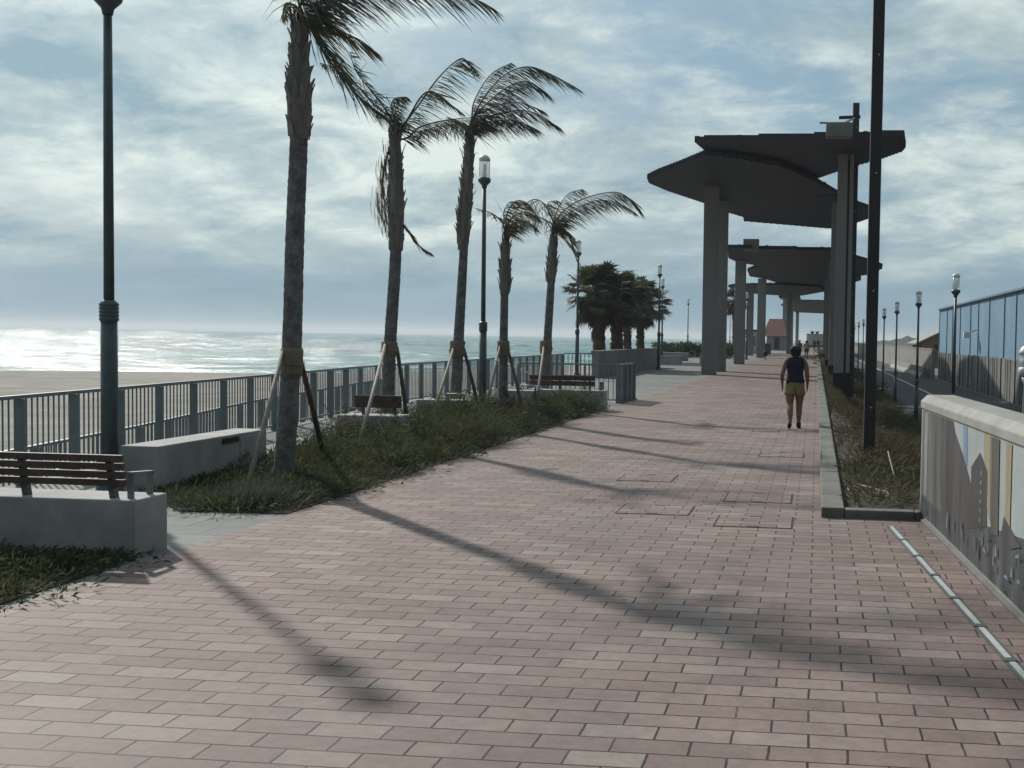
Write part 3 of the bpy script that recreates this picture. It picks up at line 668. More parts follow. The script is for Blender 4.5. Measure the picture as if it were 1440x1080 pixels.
def make_palm(k, base, spine, crown, rads, sheath, wrap, label):
    t = empty('palm_tree', base, label, 'palm tree', 'young date palms with wooden props')
    B0 = Vector(base)
    rel = lambda p: Vector(p) - B0
    # trunk: ringed, uneven bark
    b = MB(); n = 168; sp_ = spline([rel(p) for p in spine], n); rd = []
    for i in range(n + 1):
        u = i / n; r = rads[0] * (1 - u) + rads[1] * u + (.05 * max(0, 1 - u * 14))
        rd.append(r * (1.02 - .05 * ((i + .6 * math.sin(i * .37)) % 4) / 4 + rnd.uniform(-.012, .012)))
    b.tube(sp_, rd, 18, 0, True, .022); b.build('trunk', M['trunk'], t)
    # old leaf bases round the top of the trunk, pointing up with ragged tips
    b = MB(); z0, z1, r0_ = sheath
    cr = rel(crown); topz = sp_[-1].z
    def axis(z):
        u = min(1, max(0, z / topz)); return sp_[min(n, int(u * n))]
    m = int((z1 - z0) * 62)
    zs = [z0 + (z1 - z0) * (i / 7) for i in range(8)]
    b.tube([Vector((axis(z).x, axis(z).y, z)) for z in zs], [r0_ * f for f in (.78, .93, 1, .97, .9, .83, .74, .62)], 16, 0, True, .07)
    for i in range(m):
        z = z0 + (z1 - z0) * rnd.random() ** 1.0; a = rnd.uniform(0, 6.283); u = (z - z0) / (z1 - z0)
        rr_ = r0_ * (.80 + .22 * math.sin(math.pi * min(1, u * 1.3 + .1))) * (1 - .3 * u)
        c = axis(z); o_ = Vector((math.cos(a), math.sin(a), 0)); s_ = Vector((-math.sin(a), math.cos(a), 0))
        l = rnd.uniform(.16, .36); w = rnd.uniform(.03, .055); out = rnd.uniform(.0, .035) + (.05 if rnd.random() < .12 else 0)
        p0 = Vector((c.x, c.y, z)) + o_ * rr_ * .93
        p1 = p0 + Vector((0, 0, l * .6)) + o_ * out * .6; p2 = p0 + Vector((0, 0, l)) + o_ * (out + .02) + s_ * rnd.uniform(-.03, .03)
        th = o_ * .012
        for q in (0, 1):
            e = th * q
            b.face([p0 - s_ * w + e, p0 + s_ * w + e, p1 + s_ * w * .75 + e, p1 - s_ * w * .75 + e], 0)
            b.face([p1 - s_ * w * .75 + e, p1 + s_ * w * .75 + e, p2 + s_ * w * .22 + e, p2 - s_ * w * .22 + e], 0)
        for sg in (-1, 1):
            b.face([p0 + s_ * w * sg, p0 + s_ * w * sg + th, p1 + s_ * w * .75 * sg + th, p1 + s_ * w * .75 * sg], 0)
            b.face([p1 + s_ * w * .75 * sg, p1 + s_ * w * .75 * sg + th, p2 + s_ * w * .22 * sg + th, p2 + s_ * w * .22 * sg], 0)
        if rnd.random() < .12:      # loose fibres
            q = p2.copy(); d = Vector((rnd.uniform(-.2, .5), rnd.uniform(-.4, .4), rnd.uniform(-.3, .6)))
            b.tube([q, q + d * .12, q + d * .22 + Vector((0, 0, -.05))], [.006, .004, .002], 4)
    b.build('leaf_sheath', M['sheath'], t)
    # burlap padding where the props meet the trunk
    b = MB(); wz, wh, wr = wrap
    cc = axis(wz)
    pr = [(wr * .93, -wh / 2), (wr * 1.0, -wh * .42), (wr * 1.06, -wh * .1), (wr * 1.0, wh * .15), (wr * 1.05, wh * .38), (wr * .95, wh / 2)]
    b.tube([(cc.x, cc.y, wz + z) for _, z in pr], [r for r, _ in pr], 18, 0, True, .06)
    b.tube([(cc.x + math.cos(a) * wr * 1.11, cc.y + math.sin(a) * wr * 1.11, wz - .03 + .01 * math.sin(3 * a)) for a in [q * .3 for q in range(22)]], .012, 5, 0)
    b.build('burlap_wrap', M['burlap'], t)
    # spear leaves and fibre at the growing point
    b = MB()
    for i in range(9):
        a = rnd.uniform(0, 6.28); d = Vector((math.cos(a) * .12, math.sin(a) * .12, 1)).normalized()
        p0 = Vector((axis(topz).x, axis(topz).y, topz - .25)) + Vector((math.cos(a), math.sin(a), 0)) * rads[1] * .5
        b.tube([p0, p0 + d * .35, cr + d * .05], [.02, .014, .008], 6)
    b.build('spear_leaves', M['frond'], t)
    for kind, wd, pts in FRONDS[k]:
        b = MB(); P = [cr + Vector(p) for p in pts]
        hang = k == 2 and kind == 'd' and P[-1].z < P[0].z - .6 and abs(P[-1].x - P[0].x) < .3
        if not hang and kind != 'hang' and abs((P[0] - cr).length) < .6:
            P = [Vector((axis(topz).x * .6 + cr.x * .4, axis(topz).y, min(topz, P[0].z - .05)))] + P
        frond(b, P, wd, kind == 'd', hang, .30 if k == 1 else .03)
        b.build('frond', [M['frond_dry' if kind == 'd' else 'frond'], M['frond_dry' if kind == 'd' else 'frond']], t)
    return t
make_palm(1, (-6.0, 12.16, 0), [(-6.0, 12.16, -.1), (-5.90, 12.16, 1.42), (-5.86, 12.16, 2.8), (-5.815, 12.16, 3.95), (-5.81, 12.16, 5.05)], (-5.80, 12.16, 5.28), (.112, .092), (3.85, 5.0, .126), (1.36, .30, .118), 'nearest and tallest staked palm, its crown cut by the top of the photo')
make_palm(2, (-6.80, 17.26, 0), [(-6.80, 17.26, -.1), (-6.74, 17.26, 1.45), (-6.65, 17.26, 3.1), (-6.67, 17.26, 4.75)], (-6.65, 17.26, 5.01), (.106, .08), (3.0, 4.85, .118), (1.45, .22, .122), 'second staked palm with a skirt of dead leaves and one snapped frond hanging halfway down')
make_palm(3, (-6.89, 20.96, 0), [(-6.89, 20.96, -.1), (-6.83, 20.96, 1.42), (-6.74, 20.96, 3.2), (-6.63, 20.96, 5.4)], (-6.61, 20.96, 5.72), (.122, .062), (3.3, 5.35, .112), (1.42, .30, .142), 'third staked palm with full wind-blown fronds, standing before a street lamp')
make_palm(4, (-6.33, 22.34, 0), [(-6.33, 22.34, -.1), (-6.33, 22.34, 1.42), (-6.31, 22.34, 3.6)], (-6.31, 22.34, 3.87), (.105, .07), (2.5, 3.45, .108), (1.43, .30, .122), 'shortest staked palm with a small dry drooping crown')
make_palm(5, (-6.37, 25.97, 0), [(-6.37, 25.97, -.1), (-6.31, 25.97, 1.4), (-6.17, 25.97, 4.05)], (-6.18, 25.97, 4.31), (.122, .08), (2.95, 3.9, .116), (1.42, .32, .142), 'last staked palm, beside the far slatted bench, with one long green frond')

# wooden props leaning on the palms
ST = [((-5.83, 10.97), (-5.95, 12.03, 1.42), 'stake', 'pale wooden prop leaning on the nearest palm from the left'), ((-6.33, 14.0), (-5.85, 12.27, 1.38), 'stake_d', 'dark wooden prop on the landward side of the nearest palm'),
      ((-6.06, 14.27), (-6.77, 17.13, 1.50), 'stake', 'long pale wooden prop leaning on the second palm'), ((-6.50, 17.5), (-6.64, 17.32, 1.42), 'stake_d', 'short dark wooden prop close against the second palm'),
      ((-6.68, 18.83), (-6.87, 20.80, 1.42), 'stake', 'pale wooden prop leaning on the third palm'), ((-6.52, 21.5), (-6.74, 21.08, 1.35), 'stake_d', 'dark wooden prop behind the third palm'),
      ((-6.43, 21.2), (-6.37, 22.20, 1.43), 'stake', 'thin pale wooden prop leaning on the shortest palm'), ((-5.75, 21.9), (-6.23, 22.37, 1.33), 'stake_d', 'dark wooden prop on the right side of the shortest palm'),
      ((-6.0, 23.6), (-6.35, 25.82, 1.45), 'stake', 'thin pale wooden prop leaning on the last palm')]
for (x0, y0), tp, m, lab in ST:
    b = MB(); p = Vector((x0, y0, -.04)); q = Vector(tp); q = q + (q - p).normalized() * .06
    b.tube([p, p.lerp(q, .5) + Vector((.012, 0, .01)), q], [.029, .027, .024] if m == 'stake' else [.036, .034, .03], 9, 0, True, .04)
    tag(b.build('wooden_prop', M[m]), lab, 'wooden prop', 'wooden props of the palms')

# ------------------------------------------------------------------ fan palm clump
def fan_palm(loc, h, cr_r, tr, label, seed):
    rr_ = random.Random(seed)
    t = empty('fan_palm', loc, label, 'palm tree', 'dark fan palms in a clump')
    b = MB(); n = 26
    b.tube([(.05 * math.sin(i * .2), 0, -.8 + (h + .8) * i / n) for i in range(n + 1)], [tr * (1.12 - .22 * i / n) * (1 + .05 * (-1) ** i) for i in range(n + 1)], 14, 0, True, .05)
    for i in range(70):
        a = rr_.uniform(0, 6.28); z = rr_.uniform(.2, h * .95); o_ = Vector((math.cos(a), math.sin(a), 0))
        p = o_ * tr * .95 + Vector((0, 0, z)); b.beam(p, p + o_ * .07 + Vector((0, 0, .18)), .10, .03)
    b.build('trunk', M['fan_trunk'], t)
    def fan(b, p, d, up, rad, m):
        d = d.normalized(); s = d.cross(up); s = s.normalized() if s.length > .05 else Vector((1, 0, 0)); nrm = s.cross(d).normalized()
        nb = 17
        for i in range(nb):
            a = (i / (nb - 1) - .5) * 3.5 + rr_.uniform(-.05, .05); l = rad * (.78 + .22 * math.cos(a)) * rr_.uniform(.85, 1.1)
            e = d * math.cos(a) + s * math.sin(a); w = s * math.cos(a) - d * math.sin(a)
            mid = p + e * l * .6 + nrm * .05 * l; tip = p + e * l - Vector((0, 0, .16 * l)) + nrm * .02
            wd = rad * .075
            b.face([p + w * .008, mid + w * wd, tip, mid - w * wd, p - w * .008], m, False)
    b = MB()
    for i in range(80):
        a = rr_.uniform(0, 6.28); e = math.asin(rr_.uniform(-.35, 1.0)); d = Vector((math.cos(a) * math.cos(e), math.sin(a) * math.cos(e), math.sin(e)))
        l = cr_r * rr_.uniform(.55, .85); p0 = Vector((0, 0, h - .1)); p = p0 + d * l + Vector((0, 0, -.12 * l))
        b.tube([p0, p0 + d * l * .5 + Vector((0, 0, .05)), p], .014, 4)
        fan(b, p, d + Vector((rr_.uniform(.0, .3), 0, -.25)), Vector((rr_.uniform(-.3, .3), rr_.uniform(-.3, .3), 1)), rr_.uniform(.65, .95), 0)
    b.build('crown', M['fan'], t)
    b = MB()
    for i in range(62):
        a = rr_.uniform(0, 6.28); z = h - rr_.uniform(.1, 1.25); o_ = Vector((math.cos(a), math.sin(a), 0))
        p = Vector((0, 0, z)) + o_ * (tr + rr_.uniform(.15, .6)); fan(b, p, o_ * .45 + Vector((0, 0, -1)), o_, rr_.uniform(.5, .8), 0)
    b.build('dead_leaf_skirt', M['fan_dead'], t)
fan_palm((-11.15, 57, -.2), 4.0, 1.9, .33, 'fan palm with the thick leftmost trunk of the dark clump by the sea', 1)
fan_palm((-10.75, 60, -.2), 4.1, 1.75, .32, 'fan palm with the second thick trunk of the dark clump, above the low wall', 2)
fan_palm((-12.55, 74, -.2), 4.1, 1.9, .26, 'slimmer fan palm standing third in the dark clump', 3)
fan_palm((-12.30, 78, -.2), 4.2, 2.2, .26, 'fan palm on the landward end of the dark clump, reaching the street lamp', 4)
fan_palm((-9.3, 128, -.2), 6.2, 1.8, .28, 'small faraway palm glimpsed between the second and third pergola pillars', 6)

# ------------------------------------------------------------------ benches
t = empty('slatted_bench', (-4.99, 7.79, 0), 'near bench, white plinth with dark slatted backrest and steel armrest, cut by the left edge', 'bench', 'concrete benches with slatted backrests')
def bench(t, w, dep, h, slats, bx, armx, plank=False):
    b = MB(); b.span((-w, 0, -.05), (0, dep, h)); b.build('plinth', M['concrete'], t, bevel=.012)
    zb = h + .075
    for k in range(slats):
        b = MB(); z = zb + .02 + k * (.25 / slats); hh = .25 / slats - .013
        b.beam((bx[0], .05 - .012 * k, z + hh / 2), (bx[1], .05 - .012 * k, z + hh / 2), .035, hh); b.build('back_slat', M['timber'], t, bevel=.004)
    for x in (bx[1] - .13, bx[1] - .13 - .70 * (1 if bx[1] - bx[0] < 1.9 else 1.05), bx[0] + .2):
        b = MB(); b.beam((x, .115, h - .01), (x, .09, h + .10), .045, .05); b.beam((x, .09, h + .08), (x, .045, h + .325), .045, .03); b.build('back_support', M['dark_steel'], t)
    for ax in armx:
        b = MB(); b.beam((ax, .10, h - .005), (ax, .10, h + .19), .05, .012); b.beam((ax, .08, h + .19), (ax, .36, h + .17), .05, .02); b.beam((ax, .34, h - .005), (ax, .34, h + .18), .05, .012)
        b.build('armrest', M['rail'], t)
bench(t, 3.2, .43, .43, 4, (-1.95, -.10), (-.09,))
t = empty('slatted_bench', (-4.79, 25.22, 0), 'far bench with a dark brown slatted backrest on a concrete plinth, behind the last palm', 'bench', 'concrete benches with slatted backrests')
bench(t, 1.85, .45, .46, 2, (-1.75, -.22), (-.10, -1.80))
def block(name, pts, h, label, cat, grp=None, seam=None, back=None):
    t = empty(name, (pts[0][0], pts[0][1], 0), label, cat, grp)
    b = MB(); P = [(x - pts[0][0], y - pts[0][1]) for x, y in pts]
    b.prism(P, -.05, h); b.build('plinth', M['concrete'], t, bevel=.012)
    return t, P
t, P = block('concrete_bench', [(-6.72, 10.9), (-7.13, 10.9), (-7.13, 12.55), (-6.72, 12.55)], .49, 'long low concrete bench block running away behind the nearest palm, near half', 'bench', 'plain concrete bench blocks')
b = MB(); b.span((.002, 1.25, .40), (.02, 1.6, .46)); b.build('recess_strip', M['joint'], t)
block('concrete_bench', [(-6.72, 12.57), (-7.13, 12.57), (-7.13, 13.2), (-6.72, 13.2)], .49, 'long low concrete bench block half hidden behind the nearest palm trunk', 'bench', 'plain concrete bench blocks')
for (x, y, w, d, lab) in ((-6.0, 15.75, .95, .45, 'concrete bench block with a short dark backrest behind the second palm'), (-6.40, 19.85, .85, .45, 'concrete bench block behind the third palm, with a bent steel armrest'),
                          (-6.1, 23.9, .75, .45, 'concrete bench block between the lamp post and the shortest palm')):
    t = empty('concrete_bench', (x, y, 0), lab, 'bench', 'plain concrete bench blocks')
    b = MB(); b.span((-w, 0, -.05), (0, d, .49)); b.build('plinth', M['concrete'], t, bevel=.012)
    if 'dark backrest' in lab:
        b = MB(); b.beam((-.72, .12, .69), (-.02, .12, .69), .04, .18); b.build('back_slat', M['timber'], t)
        for q in (-.6, -.12):
            b = MB(); b.beam((q, .14, .48), (q, .12, .75), .04, .03); b.build('back_support', M['dark_steel'], t)
    else:
        b = MB(); b.tube([(-.30, .1, .495), (-.30, .1, .60), (-.02, .1, .60), (.02, .1, .57), (.02, .1, .0)], .02, 8); b.build('armrest', M['rail'], t)
for (x, y, w, d, h, lab) in ((-8.6, 71.5, 1.5, .6, .55, 'short pale concrete block on the flags beyond the low dark wall'), (-6.2, 73.4, 1.4, .6, .6, 'concrete block just left of the first pergola pillar'),
                             (-9.4, 82.0, 2.4, .6, .6, 'concrete block farthest back on the flags, before the hedge')):
    t = empty('concrete_block', (x, y, 0), lab, 'block', 'far concrete seat blocks'); b = MB(); b.span((-w, 0, -.05), (0, d, h)); b.build('plinth', M['concrete'], t, bevel=.02)

# ------------------------------------------------------------------ fences
def fence_path(path):
    L = [0]
    for a, c in zip(path, path[1:]): L.append(L[-1] + math.hypot(c[0] - a[0], c[1] - a[1]))
    def at(s):
        for i in range(len(path) - 1):
            if s <= L[i + 1] or i == len(path) - 2:
                u = (s - L[i]) / (L[i + 1] - L[i]); return tuple(path[i][k] * (1 - u) + path[i + 1][k] * u for k in range(len(path[i])))
    return at, L[-1]
def fence(t, path, z0, z1, step=1.0, first=0.0, bar=.095, postw=.11, mid=None, mbar=.016, end=True):
    """rails, a flat post every step, one slat panel per bay; path points (x, y) or (x, y, dz)"""
    at, LL = fence_path([p if len(p) == 3 else (*p, 0) for p in path])
    n = max(1, int(round((LL - first) / step))); ss = [first + (LL - first) * k / n for k in range(n + 1)]
    top, bot, md = MB(), MB(), MB()
    for a, c in zip(ss, ss[1:]):
        pa, pc = at(a), at(c)
        top.beam((pa[0], pa[1], z1 + pa[2] - .02), (pc[0], pc[1], z1 + pc[2] - .02), .06, .04)
        bot.beam((pa[0], pa[1], z0 + pa[2] + .08), (pc[0], pc[1], z0 + pc[2] + .08), .04, .03)
        if mid: md.beam((pa[0], pa[1], mid + pa[2]), (pc[0], pc[1], mid + pc[2]), .035, .03)
    top.build('top_rail', M['rail'], t); bot.build('bottom_rail', M['rail'], t)
    if mid: md.build('mid_rail', M['rail'], t)
    for i, s in enumerate(ss):
        p = at(s); q = at(min(s + .05, LL)) if s < LL - .06 else at(s); a = math.atan2(q[1] - at(max(0, s - .05))[1], q[0] - at(max(0, s - .05))[0])
        b = MB(); b.box((p[0], p[1], (z0 + z1 - .045) / 2 + p[2]), (.05, postw, z1 - .045 - z0), a); b.build('post', M['rail'], t)
        if i == len(ss) - 1: break
        b = MB(); nb = int((ss[i + 1] - s) / bar)
        for k in range(1, nb):
            p = at(s + (ss[i + 1] - s) * k / nb); b.box((p[0], p[1], (z0 + .095 + z1 - .04) / 2 + p[2]), (mbar, mbar, z1 - .04 - z0 - .095), a)
        b.build('slat_panel', M['rail'], t)
t = empty('promenade_fence', (0, 0, 0), 'long grey steel fence with flat posts and thin bars along the beach', 'fence', 'grey steel fences')
fence(t, FENCE[1:], 0, .97, 1.03, .12, .095, .095, None, .014)
t = empty('corner_fence', (0, 0, 0), 'far fence with a middle rail turning the corner in front of the fan palm clump', 'fence', 'grey steel fences')
fence(t, [(-10.25, 45.1), (-8.9, 45.3)], 0, 1.0, .68, 0, .16, .08, .55, .03)
t = empty('end_fence', (0, 0, 0), 'short grey fence end with a deep post, right of the far slatted bench', 'fence', 'grey steel fences')
fence(t, [(-7.6, 28.25), (-5.02, 28.32)], 0, 1.0, .86, 0, .12, .10, None, .018)
b = MB(); b.box((-5.0, 28.35, .5), (.14, .14, .998)); b.build('end_post', M['rail'], t)
fence(t, [(-5.0, 28.45), (-4.93, 30.1)], 0, 1.0, .55, 0, .07, .16, None, .03)
b = MB(); b.box((-4.95, 29.3, .02), (.16, 1.9, .036), -.04); b.build('foot_plate', M['dark_steel'], t)
t = empty('ramp_railing', (0, 0, 0), 'lower railing of the beach ramp seen through the bars of the long fence', 'fence', 'grey steel fences')
fence(t, [(-9.35, 8.6, .13), (-9.89, 12.73, .17), (-10.45, 16.37, .20), (-11.0, 21.0, .33), (-11.3, 28.4, .50)], -.85, 0.0, 1.0, 0, .12, .09, None, .018)
b = MB()
for (x0, y0, z0_), (x1, y1, z1_) in zip([(-9.0, 6, -.75), (-9.6, 12.73, -.7), (-10.2, 16.37, -.65), (-10.7, 21, -.5)], [(-9.6, 12.73, -.7), (-10.2, 16.37, -.65), (-10.7, 21, -.5), (-11.0, 28.4, -.35)]):
    b.face([(x0 - .7, y0, z0_), (x0 + .9, y0, z0_), (x1 + .9, y1, z1_), (x1 - .7, y1, z1_)])
structure(b.build('ramp', M['concrete']))
# pale tubes stand in for a sunlit ramp wall top, sunlight put into their colour
t = empty('lit_ramp_edge', (-9.6, 33.0, 0), 'pale sloping tube for the sunlit top of a ramp wall behind the third palm', 'handrail')
b = MB(); b.tube([(.0, 0, .96), (1.15, -.2, .55)], .025, 8); b.tube([(.0, 0, .90), (0, 0, 0)], .02, 8); b.tube([(1.15, -.2, .55), (1.15, -.2, 0)], .02, 8); b.build('rail', M['lampcap'], t)

# low dark wall and small wall pieces by the fan palms
t = empty('low_wall', (-8.85, 45.2, 0), 'long low dark grey wall behind the fence end, below the fan palms', 'wall')
b = MB(); b.prism([(0, 0), (.1, 17.8), (-.16, 17.8), (-.26, 0)], -.02, 1.06); b.build('wall_body', M['render_grey'], t)
b = MB(); b.prism([(.03, -.03), (.13, 17.83), (-.19, 17.83), (-.29, -.03)], 1.063, 1.11); b.build('coping', M['render_grey'], t)
# ------------------------------------------------------------------ pergolas
CAN = {
'A1': (9.0, [(-4.7, 41.86), (2.93, 40.73), (3.19, 43.21), (3.14, 44.15), (2.5, 45.81), (1.57, 47.61), (0.57, 49.82), (-0.27, 51.88), (-0.79, 52.8), (-2.75, 50.87), (-4.34, 47.66), (-4.4, 44.81)]),
'B1': (8.72, [(-4.43, 43.27), (-3.26, 44.06), (-1.6, 46.01), (-0.26, 50.1), (0.78, 54.38), (1.91, 58.72), (2.72, 60.77), (2.86, 65.54), (2.17, 68.19), (0.73, 71.64), (-2.0, 69.42), (-4.47, 67.47), (-4.36, 65.19), (-5.0, 63.1), (-5.96, 58.66), (-7.27, 53.79), (-7.75, 51.13), (-7.61, 49.63), (-6.86, 47.96), (-5.63, 45.67)]),
'A2': (6.95, [(-5.21, 65.28), (0.7, 66.65), (3.16, 74.89), (4.51, 80.27), (4.63, 83.04), (4.06, 90.49), (2.84, 93.48), (0.98, 89.19), (-2.78, 84.62), (-4.77, 79.64), (-5.56, 76.93), (-5.83, 73.57)]),
'B2': (7.22, [(-5.68, 91.28), (-4.76, 86.77), (-3.22, 85.16), (0.11, 87.31), (3.75, 99.37), (3.93, 104.11), (1.4, 123.1), (-1.72, 133.09), (-2.94, 129.52), (-4.09, 109.15), (-4.88, 103.16), (-5.99, 99.65)]),
'B3': (6.98, [(-9.11, 114.98), (-7.99, 111.21), (-3.55, 109.02), (0.17, 112.59), (0.8, 123.27), (-1.06, 132.07), (-3.17, 140.42), (-4.09, 136.35), (-6.93, 133.13), (-8.9, 123.98)]),
'A4': (8.7, [(-7.45, 231.19), (-4.07, 202.31), (2.09, 202.78), (3.56, 300), (-5.56, 290), (-5.86, 261.71)])}
def canopy(key, parent, th=.2):
    z, P = CAN[key]; b = MB(); oy = parent.location.y
    y0, y1 = min(p[1] for p in P), max(p[1] for p in P); st = .30 if y1 < 75 else .6
    y = y0 + .02
    while y < y1:
        yc = min(y + st / 2, y1 - .01); xs_ = []
        for (xa, ya), (xb, yb) in zip(P, P[1:] + P[:1]):
            if (ya <= yc) != (yb <= yc): xs_.append(xa + (xb - xa) * (yc - ya) / (yb - ya))
        xs_.sort()
        for k in range(0, len(xs_) - 1, 2):
            if xs_[k + 1] - xs_[k] > .05: b.span((xs_[k] - parent.location.x, y - oy, z), (xs_[k + 1] - parent.location.x, y + st - .035 - oy, z + th))
        y += st
    # stringers on top carry the slats
    for xs2 in (-4.6, -3.0, -1.4, .2, 1.6):
        ys_ = []
        for (xa, ya), (xb, yb) in zip(P, P[1:] + P[:1]):
            if (xa <= xs2) != (xb <= xs2): ys_.append(ya + (yb - ya) * (xs2 - xa) / (xb - xa))
        ys_.sort()
        for k in range(0, len(ys_) - 1, 2):
            if ys_[k + 1] - ys_[k] > .6: b.span((xs2 - .08 - parent.location.x, ys_[k] + .25 - oy, z + th + .004), (xs2 + .08 - parent.location.x, ys_[k + 1] - .25 - oy, z + th + .05))
    return b.build('canopy', M['roof'], parent)
def pillar_l(t, x, y, h, w=.66):
    b = MB(); b.box((x - t.location.x, y - t.location.y, h / 2), (w, w, h)); b.build('pillar', M['pillar'], t, bevel=.02)
def pillar_r(t, x, y, h, w=.56):
    X, Y = x - t.location.x, y - t.location.y
    b = MB(); b.span((X - w / 2, Y - .32, .42), (X + .10, Y + .32, h)); b.span((X + .102, Y - .18, .42), (X + .19, Y + .2, h - .003)); b.span((X + .192, Y - .30, .42), (X + w / 2 + .06, Y + .3, h - .006))
    b.build('pillar', M['pillar'], t)
    b = MB(); b.span((X + .104, Y - .24, .43), (X + .188, Y - .182, h - .2)); b.build('steel_channel', M['black_steel'], t)
    b = MB(); b.span((X - w / 2 - .03, Y - .36, -1.5), (X + w / 2 + .09, Y + .36, .415)); b.build('plinth', M['black'], t)
PG = 'pergolas with dark leaf-shaped slatted roofs'
t = empty('pergola', (-2, 52, 0), 'nearest and tallest pergola, dark slatted leaf-shaped roof on thick concrete pillars', 'pergola', PG)
canopy('A1', t); canopy('B1', t)
pillar_l(t, -4.98, 52.35, 8.72); pillar_l(t, -4.98, 57.8, 8.72, .68); pillar_r(t, .98, 45, 9.0); pillar_r(t, .92, 58, 8.72)
b = MB(); b.span((2.18, -11.6, 8.93), (3.12, -11.0, 9.42)); b.build('equipment_box', M['sheet'], t, bevel=.02)
b = MB(); b.beam((1.95, -11.3, 9.45), (3.0, -11.3, 9.45), .06, .05); b.beam((2.8, -11.1, 9.47), (3.30, -7.0, 10.45), .06, .06); b.beam((2.7, -6.6, 10.55), (3.55, -6.6, 10.58), .09, .12); b.build('box_arm', M['black_steel'], t)
b = MB(); b.beam((1.9, -7.3, 7.38), (2.72, -7.3, 7.38), .06, .06); b.build('bracket', M['black_steel'], t)
t = empty('pergola', (-2, 85, 0), 'second pergola, lower, its dark roof framed below the nearest one, grey box on its edge', 'pergola', PG)
canopy('A2', t); canopy('B2', t)
pillar_l(t, -5.15, 75.5, 6.95, .70); pillar_l(t, -5.05, 103, 7.22, .75); pillar_r(t, .90, 76, 6.95); pillar_r(t, .88, 103, 7.22)
b = MB(); b.span((-2.35, -19.6, 6.97 - .15), (-1.45, -19.0, 7.5)); b.build('equipment_box', M['pillar'], t, bevel=.02)
t = empty('pergola', (-4, 122, 0), 'third pergola, small in the distance with its roof tip reaching towards the sea', 'pergola', PG)
canopy('B3', t); pillar_l(t, -6.85, 116, 6.98, .66); pillar_l(t, -3.2, 132, 6.98, .6); pillar_r(t, .95, 116, 6.98)
t = empty('pergola', (-2, 240, 0), 'farthest pergola, a dark lintel over the end of the promenade', 'pergola', PG)
canopy('A4', t); pillar_l(t, -5.0, 209, 8.7, .8); pillar_l(t, -4.9, 284, 8.7, .8); pillar_r(t, 1.7, 209, 8.7, .7)
t = empty('pillar_pair', (-5.0, 184, 0), 'close pair of concrete pillars in the distance right of the red roof', 'pillar')
pillar_l(t, -5.0, 182, 8.5, 1.0); pillar_l(t, -4.6, 190, 8.5, 1.3); b = MB(); b.span((-1.2, -3, 8.502), (2.2, 8, 8.75)); b.build('cap_slab', M['roof'], t)

# ------------------------------------------------------------------ tall steel masts
def mast(loc, h, w, label):
    t = empty('steel_mast', loc, label, 'mast', 'tall dark steel masts')
    b = MB(); hw = w / 2
    b.span((-hw, -hw, -.1), (hw, -hw + .016, h)); b.span((-hw, hw - .016, -.1), (hw, hw, h)); b.span((-.012, -hw + .017, -.1), (.012, hw - .017, h))
    b.span((-hw, -hw + .018, -.1), (-hw + .012, hw - .018, h - .01)); b.span((hw - .012, -hw + .018, -.1), (hw, hw - .018, h - .01))
    b.build('shaft', M['black_steel'], t, bevel=.004)
    b = MB(); b.box((0, 0, -.055), (w * 1.9, w * 1.9, .03)); b.build('base_plate', M['black_steel'], t)
    b = MB(); z = .7
    while z < h:
        for sx in (.3,):
            b = MB(); b.box((sx * hw * .45, -hw - .006, z), (w * .13, .012, w * .13)); b.build('bolt', M['galv'], t)
        z += 1.7
mast((.80, 16.65, .03), 10.5, .165, 'near tall dark steel mast standing in the dry planting strip, cut by the top edge')
mast((1.42, 46.8, -.5), 11.9, .26, 'farther dark steel mast rising behind the right pergola pillar above the roof')

# ------------------------------------------------------------------ mural wall
ang = math.atan2(6.98 - 11.01, 1.30 - 1.03)
O = Vector((1.03, 11.01, 0)); S = Vector((math.cos(ang), math.sin(ang), 0)); NN = Vector((S.y, -S.x, 0))   # NN points to the walkway
t = empty('mural_wall', O, 'waist-high concrete wall painted with a grey city mural at the right edge', 'wall')
LW = 8.4; FT = lambda s, d, z: S * s + NN * d + Vector((0, 0, z))
def slab_w(name, prof, s0, s1, m, bevel=0):
    b = MB(); n = len(prof)
    A = [FT(s0, d, z) for d, z in prof]; B2 = [FT(s1, d, z) for d, z in prof]
    b.face(A); b.face(B2[::-1])
    for i in range(n): b.face([A[i], B2[i], B2[(i + 1) % n], A[(i + 1) % n]])
    o = b.build(name, m, t); bm = bmesh.new(); bm.from_mesh(o.data); bmesh.ops.remove_doubles(bm, verts=bm.verts, dist=1e-5); bmesh.ops.recalc_face_normals(bm, faces=bm.faces)
    if bevel: bmesh.ops.bevel(bm, geom=list(bm.edges), offset=bevel, segments=2, affect='EDGES', profile=.5)
    bm.to_mesh(o.data); bm.free()
slab_w('wall_body', [(0, -1.6), (-.34, -1.6), (-.34, 1.06), (0, 1.06)], 0, LW, M['cap'])
slab_w('coping', [(.012, 1.062), (-.36, 1.062), (-.36, 1.14), (-.31, 1.19), (-.05, 1.19), (.012, 1.13)], -.02, LW + .02, M['cap'], .008)
slab_w('skirting', [(.002, -.02), (.035, -.02), (.035, .018), (.002, .03)], 0, LW, M['kerb'])
pal = ['mu_grey', 'mu_tower', 'mu_sky', 'mu_blue', 'mu_ochre', 'mu_brown', 'mu_house', 'mu_low', 'mu_pale']
b = MB(); lay = [0.0015]
def paint(pts, m):
    lay[0] += .00035
    b.face([FT(s, lay[0], z) for s, z in pts], pal.index(m))
paint([(.06, .05), (LW - .05, .05), (LW - .05, 1.05), (.06, 1.05)], 'mu_grey')
paint([(1.62, 1.05), (4.4, 1.05), (4.4, .42), (2.43, .34)], 'mu_sky')
